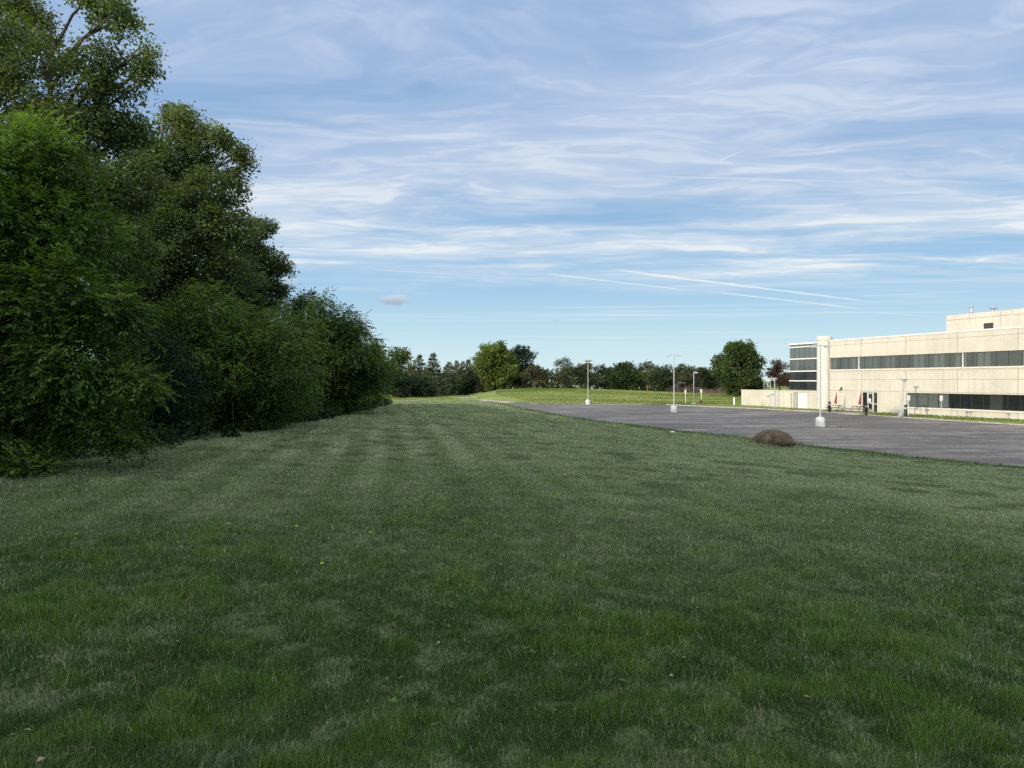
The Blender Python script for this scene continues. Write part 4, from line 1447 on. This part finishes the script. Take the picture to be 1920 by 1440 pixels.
vx, vz = at(1118.5, 0, 168).x, gzf(at(1118.5, 0, 168).x, 168)
o = empty('parked_van', (vx, 168, vz - 0.05), R(4), 'white and blue van whose roof shows over the top of the mound', 'van')
sec = [(-1.2, 0.45), (-1.2, 1.25), (-1.12, 2.2), (-0.98, 2.42), (0.5, 2.42), (0.72, 2.2), (0.95, 1.5), (1.25, 1.25), (1.3, 0.45)]
m = MB()
n = len(sec)
m.raw([(x, -0.9, z) for x, z in sec] + [(x, 0.9, z) for x, z in sec], [tuple(range(n)), tuple(reversed(range(n, 2 * n)))] + [(i, n + i, n + (i + 1) % n, (i + 1) % n) for i in range(n)])
m.build('body', whiteM, o, bevel=0.05)
MB().box(-1.0, 0.35, -0.94, -0.905, 1.6, 2.1).build('side_window', glassLo, o)
MB().box(-1.05, 0.9, -0.93, -0.906, 1.0, 1.45).build('blue_stripe', pmat('blue_paint', (0.05, 0.16, 0.42), 0.4), o)
MB().box(-0.4, 0.3, -0.3, 0.3, 2.422, 2.52).build('roof_light', yellowM, o)
for x in (-0.75, 0.8):
    MB().tube([(x, -0.92, 0.34), (x, -0.7, 0.34)], [0.34, 0.34], 18).build('wheel', blackM, o)

hx = at(1067, 0, 215).x
o = empty('distant_house', (hx, 215, 0.8), R(8), 'pale house glimpsed through the gap beside the lone pine', 'house')
MB().box(-3.5, 3.5, 0, 6, -1, 3.0).raw([(-3.5, 0, 3.0), (3.5, 0, 3.0), (0, 0, 5.2), (-3.5, 6, 3.0), (3.5, 6, 3.0), (0, 6, 5.2)], [(0, 1, 2), (5, 4, 3)]).build('wall', pmat('cream_siding', (0.5, 0.48, 0.43), 0.8), o)
MB().raw([(-3.9, -0.3, 2.8), (0, -0.3, 5.3), (0, 6.3, 5.3), (-3.9, 6.3, 2.8), (3.9, -0.3, 2.8), (3.9, 6.3, 2.8)], [(0, 1, 2, 3), (1, 4, 5, 2)]).build('roof', roofM, o)
wn = MB().box(-0.6, 0.6, -0.05, -0.005, 1.0, 2.2).build('window', glassLo, o)
MB().box(-0.7, 0.7, -0.08, -0.051, 0.9, 1.0).build('sill', whiteM, wn)

# ------------------------------------------------------------------ dandelions
d0 = None
for i, (px, py, lab) in enumerate(((605, 1057, 'big yellow dandelion in the green near lawn, nearest of the flowers'), (553, 987, 'pale yellow dandelion left of the green lawn patch, farther than the biggest one'),
                                   (425, 984, 'tiny dandelion between the pale clippings and the green lawn, under the dark shrubs'), (142, 1004, 'yellow dandelion in the shade of the feathery ash'),
                                   (697, 1000, 'pale dandelion straight behind the biggest yellow one'), (1047, 930, 'dandelion alone in the open lawn below the twin-headed lamps'))):
    D = 1.55 * F / (py - HOR)
    x = (px - 960) * D / F
    z = gzf(x, D)
    D = (CAMZ - z - 0.11) * F / (py - HOR)
    x = (px - 960) * D / F
    z = gzf(x, D)
    if d0 is None:
        o = empty('dandelion')
        MB().tube([(0, 0, -0.02), (0.006, 0.004, 0.06), (0.01, 0.0, 0.115)], [0.003, 0.003, 0.003], 5).build('stem', stemM, o)
        v, f = [(0.01, 0, 0.112)], []
        for k in range(48):
            a, e, r = k * 2.4, 0.15 + 1.2 * (k / 48), 0.020
            c, s_, w = cos(a), sin(a), 0.16
            b = len(v)
            for da, rr in ((-w, 0.7), (w, 0.7), (0, 1.0)):
                v.append((0.01 + r * rr * cos(a + da) * cos(e), r * rr * sin(a + da) * cos(e), 0.112 + r * rr * sin(e) * 0.7))
            f += [(0, b, b + 2), (0, b + 2, b + 1)]
        MB().raw(v, f).build('flower', yellowM, o)
        d0 = o
    else:
        o = copy_tree(d0)
    o.location = (x, D, z)
    o.rotation_euler = (R(8), R(-6), i * 1.3)
    tag(o, lab, 'dandelion', 'dandelions in the lawn')

# ------------------------------------------------------------------ grass
def build_grass():
    g = np.random.default_rng(21)
    N0 = 2700000
    # blades thin out, and each stands for more, with distance from where people walk
    D = np.exp(g.uniform(math.log(1.6), math.log(118), N0))
    th = g.uniform(R(-47), R(47), N0)
    x, y = D * np.sin(th), D * np.cos(th)
    p = np.minimum(1.0, (D / 3.2) ** 2 / (1 + (D / 6.0) ** 1.35))
    p = p / p.max()
    k = g.random(N0) < p
    x, y, D = x[k], y[k], D[k]
    e = edge_x(y)
    hx = np.interp(y, [0, 9, 13, 19, 24, 30, 38, 50, 75, 118], [-11, -9.5, -8.9, -8.4, -8.0, -7.8, -8.2, -9.5, -15, -32])
    k = (x < e + 1.1 * (fbm(y * 3, y * 0 + 5, 0.5, 4) - 0.5) + 0.30 * g.normal(size=len(x)) + 0.05) & (x > hx - 1.5)
    x, y, D, e = x[k], y[k], D[k], e[k]
    n = len(x)
    # colour and height fields of the turf
    lush = fbm(x, y, 0.75, 4)
    tuft = fbm(x + 40, y, 3.4, 3)
    clod = fbm(x - 13, y + 7, 5.5, 2)
    dry = fbm(x - 70, y + 20, 0.6, 4)
    pale = S(fbm(x + 11, y - 31, 2.0, 4), 0.64, 0.88) * (g.random(n) < 0.45)
    nearlush = 1 - S(D * (1 + 0.9 * (fbm(x + 3, y + 3, 0.35, 4) - 0.5)), 4.5, 17)
    stripe = S(np.sin((x + 0.18 * y) * 6.5 + 5.0 * fbm(x, y * 0.3, 0.16, 3)), -0.9, 0.9)
    stripe = 0.5 + (stripe - 0.5) * S(fbm(x - 9, y * 0.4, 0.3, 3), 0.3, 0.7) * (1 - 0.75 * S(x + 0.18 * y, 1.5, 8))
    edge = S(e - x, 1.6, 0.2)
    L_ = S(lush, 0.38, 0.64)
    # thin places between tufts show thatch and soil
    k = g.random(n) < 0.48 + 0.52 * np.maximum(S(clod, 0.30, 0.52), 1 - nearlush)
    x, y, D, e, tuft, clod, dry, pale, nearlush, stripe, edge, L_ = [q[k] for q in (x, y, D, e, tuft, clod, dry, pale, nearlush, stripe, edge, L_)]
    n = len(x)
    h = 0.028 + 0.012 * L_ * (0.3 + 0.7 * nearlush) + 0.036 * S(tuft, 0.46, 0.70) * (0.55 + 0.45 * nearlush) + 0.018 * S(clod, 0.4, 0.7) + 0.05 * edge + 0.12 * S(np.hypot((x - 14.05) / 1.3, y - 38.6), 1.25, 0.7)
    h = h * g.normal(1, 0.25, n).clip(0.35, 1.8)
    w = 0.0030 * np.maximum(1, D / 3.4) ** 0.92
    h = h * np.maximum(1, D / 22) ** 0.35
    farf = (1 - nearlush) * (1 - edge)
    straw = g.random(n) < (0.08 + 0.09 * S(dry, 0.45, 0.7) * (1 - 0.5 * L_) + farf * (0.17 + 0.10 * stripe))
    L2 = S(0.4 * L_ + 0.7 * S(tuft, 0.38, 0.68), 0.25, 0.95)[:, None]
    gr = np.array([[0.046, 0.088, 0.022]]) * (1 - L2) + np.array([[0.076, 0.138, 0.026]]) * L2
    fm = (farf * (0.74 + 0.15 * stripe + 0.6 * (fbm(x + 60, y, 0.35, 4) - 0.5)))[:, None]  # swath brightness put into the blade colour as well
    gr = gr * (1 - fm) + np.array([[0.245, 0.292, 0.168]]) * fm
    st = np.array([[0.225, 0.230, 0.150]]) * (1 + 0.30 * farf[:, None]) * (1 + 0.22 * (1 - 0.6 * farf[:, None]) * g.normal(0, 1, (n, 1))).clip(0.4, 1.7)
    c = np.where(straw[:, None], st, gr * (1 + 0.24 * (1 - 0.5 * farf[:, None]) * g.normal(0, 1, (n, 1))).clip(0.4, 1.7))
    hum = S(fbm(x * 0.7 + 31, y * 1.6, 1.6, 3), 0.54, 0.66)[:, None] * farf[:, None]
    c = c * (1 - 0.6 * hum) + np.array([[0.045, 0.07, 0.028]]) * 0.6 * hum
    c = c * (1 - pale[:, None] * 0.6) + np.array([[0.19, 0.215, 0.165]]) * pale[:, None] * 0.6
    # lean: each tuft its own way, mown swaths laid to and fro
    a = 2 * pi * fbm(x + 5, y + 9, 2.2, 2) * 2.2 + g.normal(size=n) * 1.6
    lean = (0.12 + 0.45 * pale + 0.42 * g.random(n) ** 1.5) * np.where(straw, 1.4, 1.0)
    b = g.uniform(0, 2 * pi, n)
    rx, ry = np.cos(b) * w / 2, np.sin(b) * w / 2
    z = gz(x, y) - 0.006
    lx, ly = np.cos(a) * lean * h, np.sin(a) * lean * h + farf * h * 0.2 * (2 * stripe - 1)
    one = np.stack
    P0 = one([x - rx, y - ry, z], 1)
    P1 = one([x + rx, y + ry, z], 1)
    P2 = one([x + rx * 0.75 + lx * 0.32, y + ry * 0.75 + ly * 0.32, z + h * 0.58], 1)
    P3 = one([x - rx * 0.75 + lx * 0.32, y - ry * 0.75 + ly * 0.32, z + h * 0.58], 1)
    P4 = one([x + lx, y + ly, z + h * (1.02 - 0.22 * np.minimum(lean, 1.4))], 1)
    co = np.stack([P0, P1, P2, P3, P4], 1).reshape(-1, 3)
    i = np.arange(n)[:, None] * 5
    f = np.concatenate([i + np.array([[0, 1, 2, 3]]), i + np.array([[3, 2, 4]])], 1).ravel()
    cnt = np.tile([4, 3], n)
    tint = np.repeat(c, 5, 0)
    print('grass blades', n)
    # rough grass on the mound and the verges
    m = 220000
    x = g.uniform(-32, 52, m)
    y = g.uniform(62, 150, m)
    kk = wl_n(x, y)
    ok = ((y > 107.5 + 0.8 * g.random(m)) & (x > edge_x(y) + 1.0) & (x > -3)) | ((kk > np.interp(y, [45, 78, 92], [-9.6, -6.7, -6.4])) & (kk < -0.1) & (x > 32.8)) | ((y > 122) & (x < -6))
    ok &= ~((x < 4) & (np.abs((y - 116) - (x - 0.3) * -2.0) < 6.5))
    x, y = x[ok], y[ok]
    m = len(x)
    h = 0.13 * g.normal(1, 0.3, m).clip(0.4, 1.8)
    w = 0.05
    b = g.uniform(0, pi, m)
    a = g.uniform(0, 2 * pi, m)
    z = gz(x, y) - 0.01
    t = S(fbm(x * 0.3, y, 0.32, 4), 0.38, 0.62)[:, None]
    c2 = np.array([[0.095, 0.145, 0.028]]) * (1 - t) + np.array([[0.230, 0.240, 0.085]]) * t  # sunlit tone and tree shadow streaks painted into the blades
    c2 = c2 * g.normal(1, 0.2, (m, 1)).clip(0.5, 1.6)
    co2 = np.stack([one([x - np.cos(b) * w, y - np.sin(b) * w, z], 1), one([x + np.cos(b) * w, y + np.sin(b) * w, z], 1), one([x + np.cos(a) * h * 0.6, y + np.sin(a) * h * 0.6, z + h], 1)], 1).reshape(-1, 3)
    f2 = np.arange(3 * m) + len(co)
    o = np_mesh('grass', np.concatenate([co, co2]), np.concatenate([f, f2]), np.concatenate([cnt, np.full(m, 3)]), grassM, None, np.concatenate([tint, np.repeat(c2, 3, 0)]))
    tag(o, 'short mown grass over the lawn, the mound and the verges', 'grass', kind='stuff')


def wl_n(x, y):
    return (x - A0.x) * N.x + (y - A0.y) * N.y


build_grass()


def build_weeds():
    """rosettes of broad leaves and dead leaves lying among the grass"""
    g = np.random.default_rng(5)
    Ps, Ds, Ls, Ws, Ts = [], [], [], [], []
    n = 900
    D = np.exp(g.uniform(math.log(1.8), math.log(16), n))
    th = g.uniform(R(-45), R(45), n)
    for x, y in zip(D * np.sin(th), D * np.cos(th)):
        if fbm(x + 90, y, 0.8, 3) < 0.47 or x < -8.5 or x > float(edge_x(y)) - 0.3: continue
        m = g.integers(4, 9)
        a = g.uniform(0, 6.28) + np.arange(m) * 2.4
        z = gzf(x, y)
        Ps.append(np.stack([np.full(m, x), np.full(m, y), np.full(m, z + 0.02)], 1))
        Ds.append(np.stack([np.cos(a), np.sin(a), g.uniform(0.35, 1.1, m)], 1))
        sc = g.uniform(0.25, 0.55)
        Ls.append(g.uniform(0.05, 0.10, m) * sc)
        Ws.append(g.uniform(0.016, 0.032, m) * sc)
        Ts.append(np.array([[0.065, 0.125, 0.028]]) * g.normal(1, 0.15, (m, 1)) * g.uniform(0.7, 1.2))
    m = 160
    D = np.exp(g.uniform(math.log(1.8), math.log(22), m))
    th = g.uniform(R(-45), R(40), m)
    x, y = D * np.sin(th), D * np.cos(th)
    k = (x > -8.4) & (x < edge_x(y) - 0.4)
    x, y = x[k], y[k]
    m = len(x)
    a = g.uniform(0, 6.28, m)
    Ps.append(np.stack([x, y, gz(x, y) + 0.035], 1))
    Ds.append(np.stack([np.cos(a), np.sin(a), g.normal(0, 0.25, m)], 1))
    Ls.append(g.uniform(0.02, 0.05, m))
    Ws.append(g.uniform(0.008, 0.03, m))
    Ts.append(np.array([[0.22, 0.20, 0.12]]) * g.uniform(0.4, 1.2, (m, 1)))
    o = leaf_cards('weeds', np.concatenate(Ps), np.concatenate(Ds), np.concatenate(Ls), np.concatenate(Ws), np.concatenate(Ts), grassM, droop=0.25, g=g)
    tag(o, 'broad leaved weeds and fallen leaves scattered in the turf', 'weeds', kind='stuff')


build_weeds()
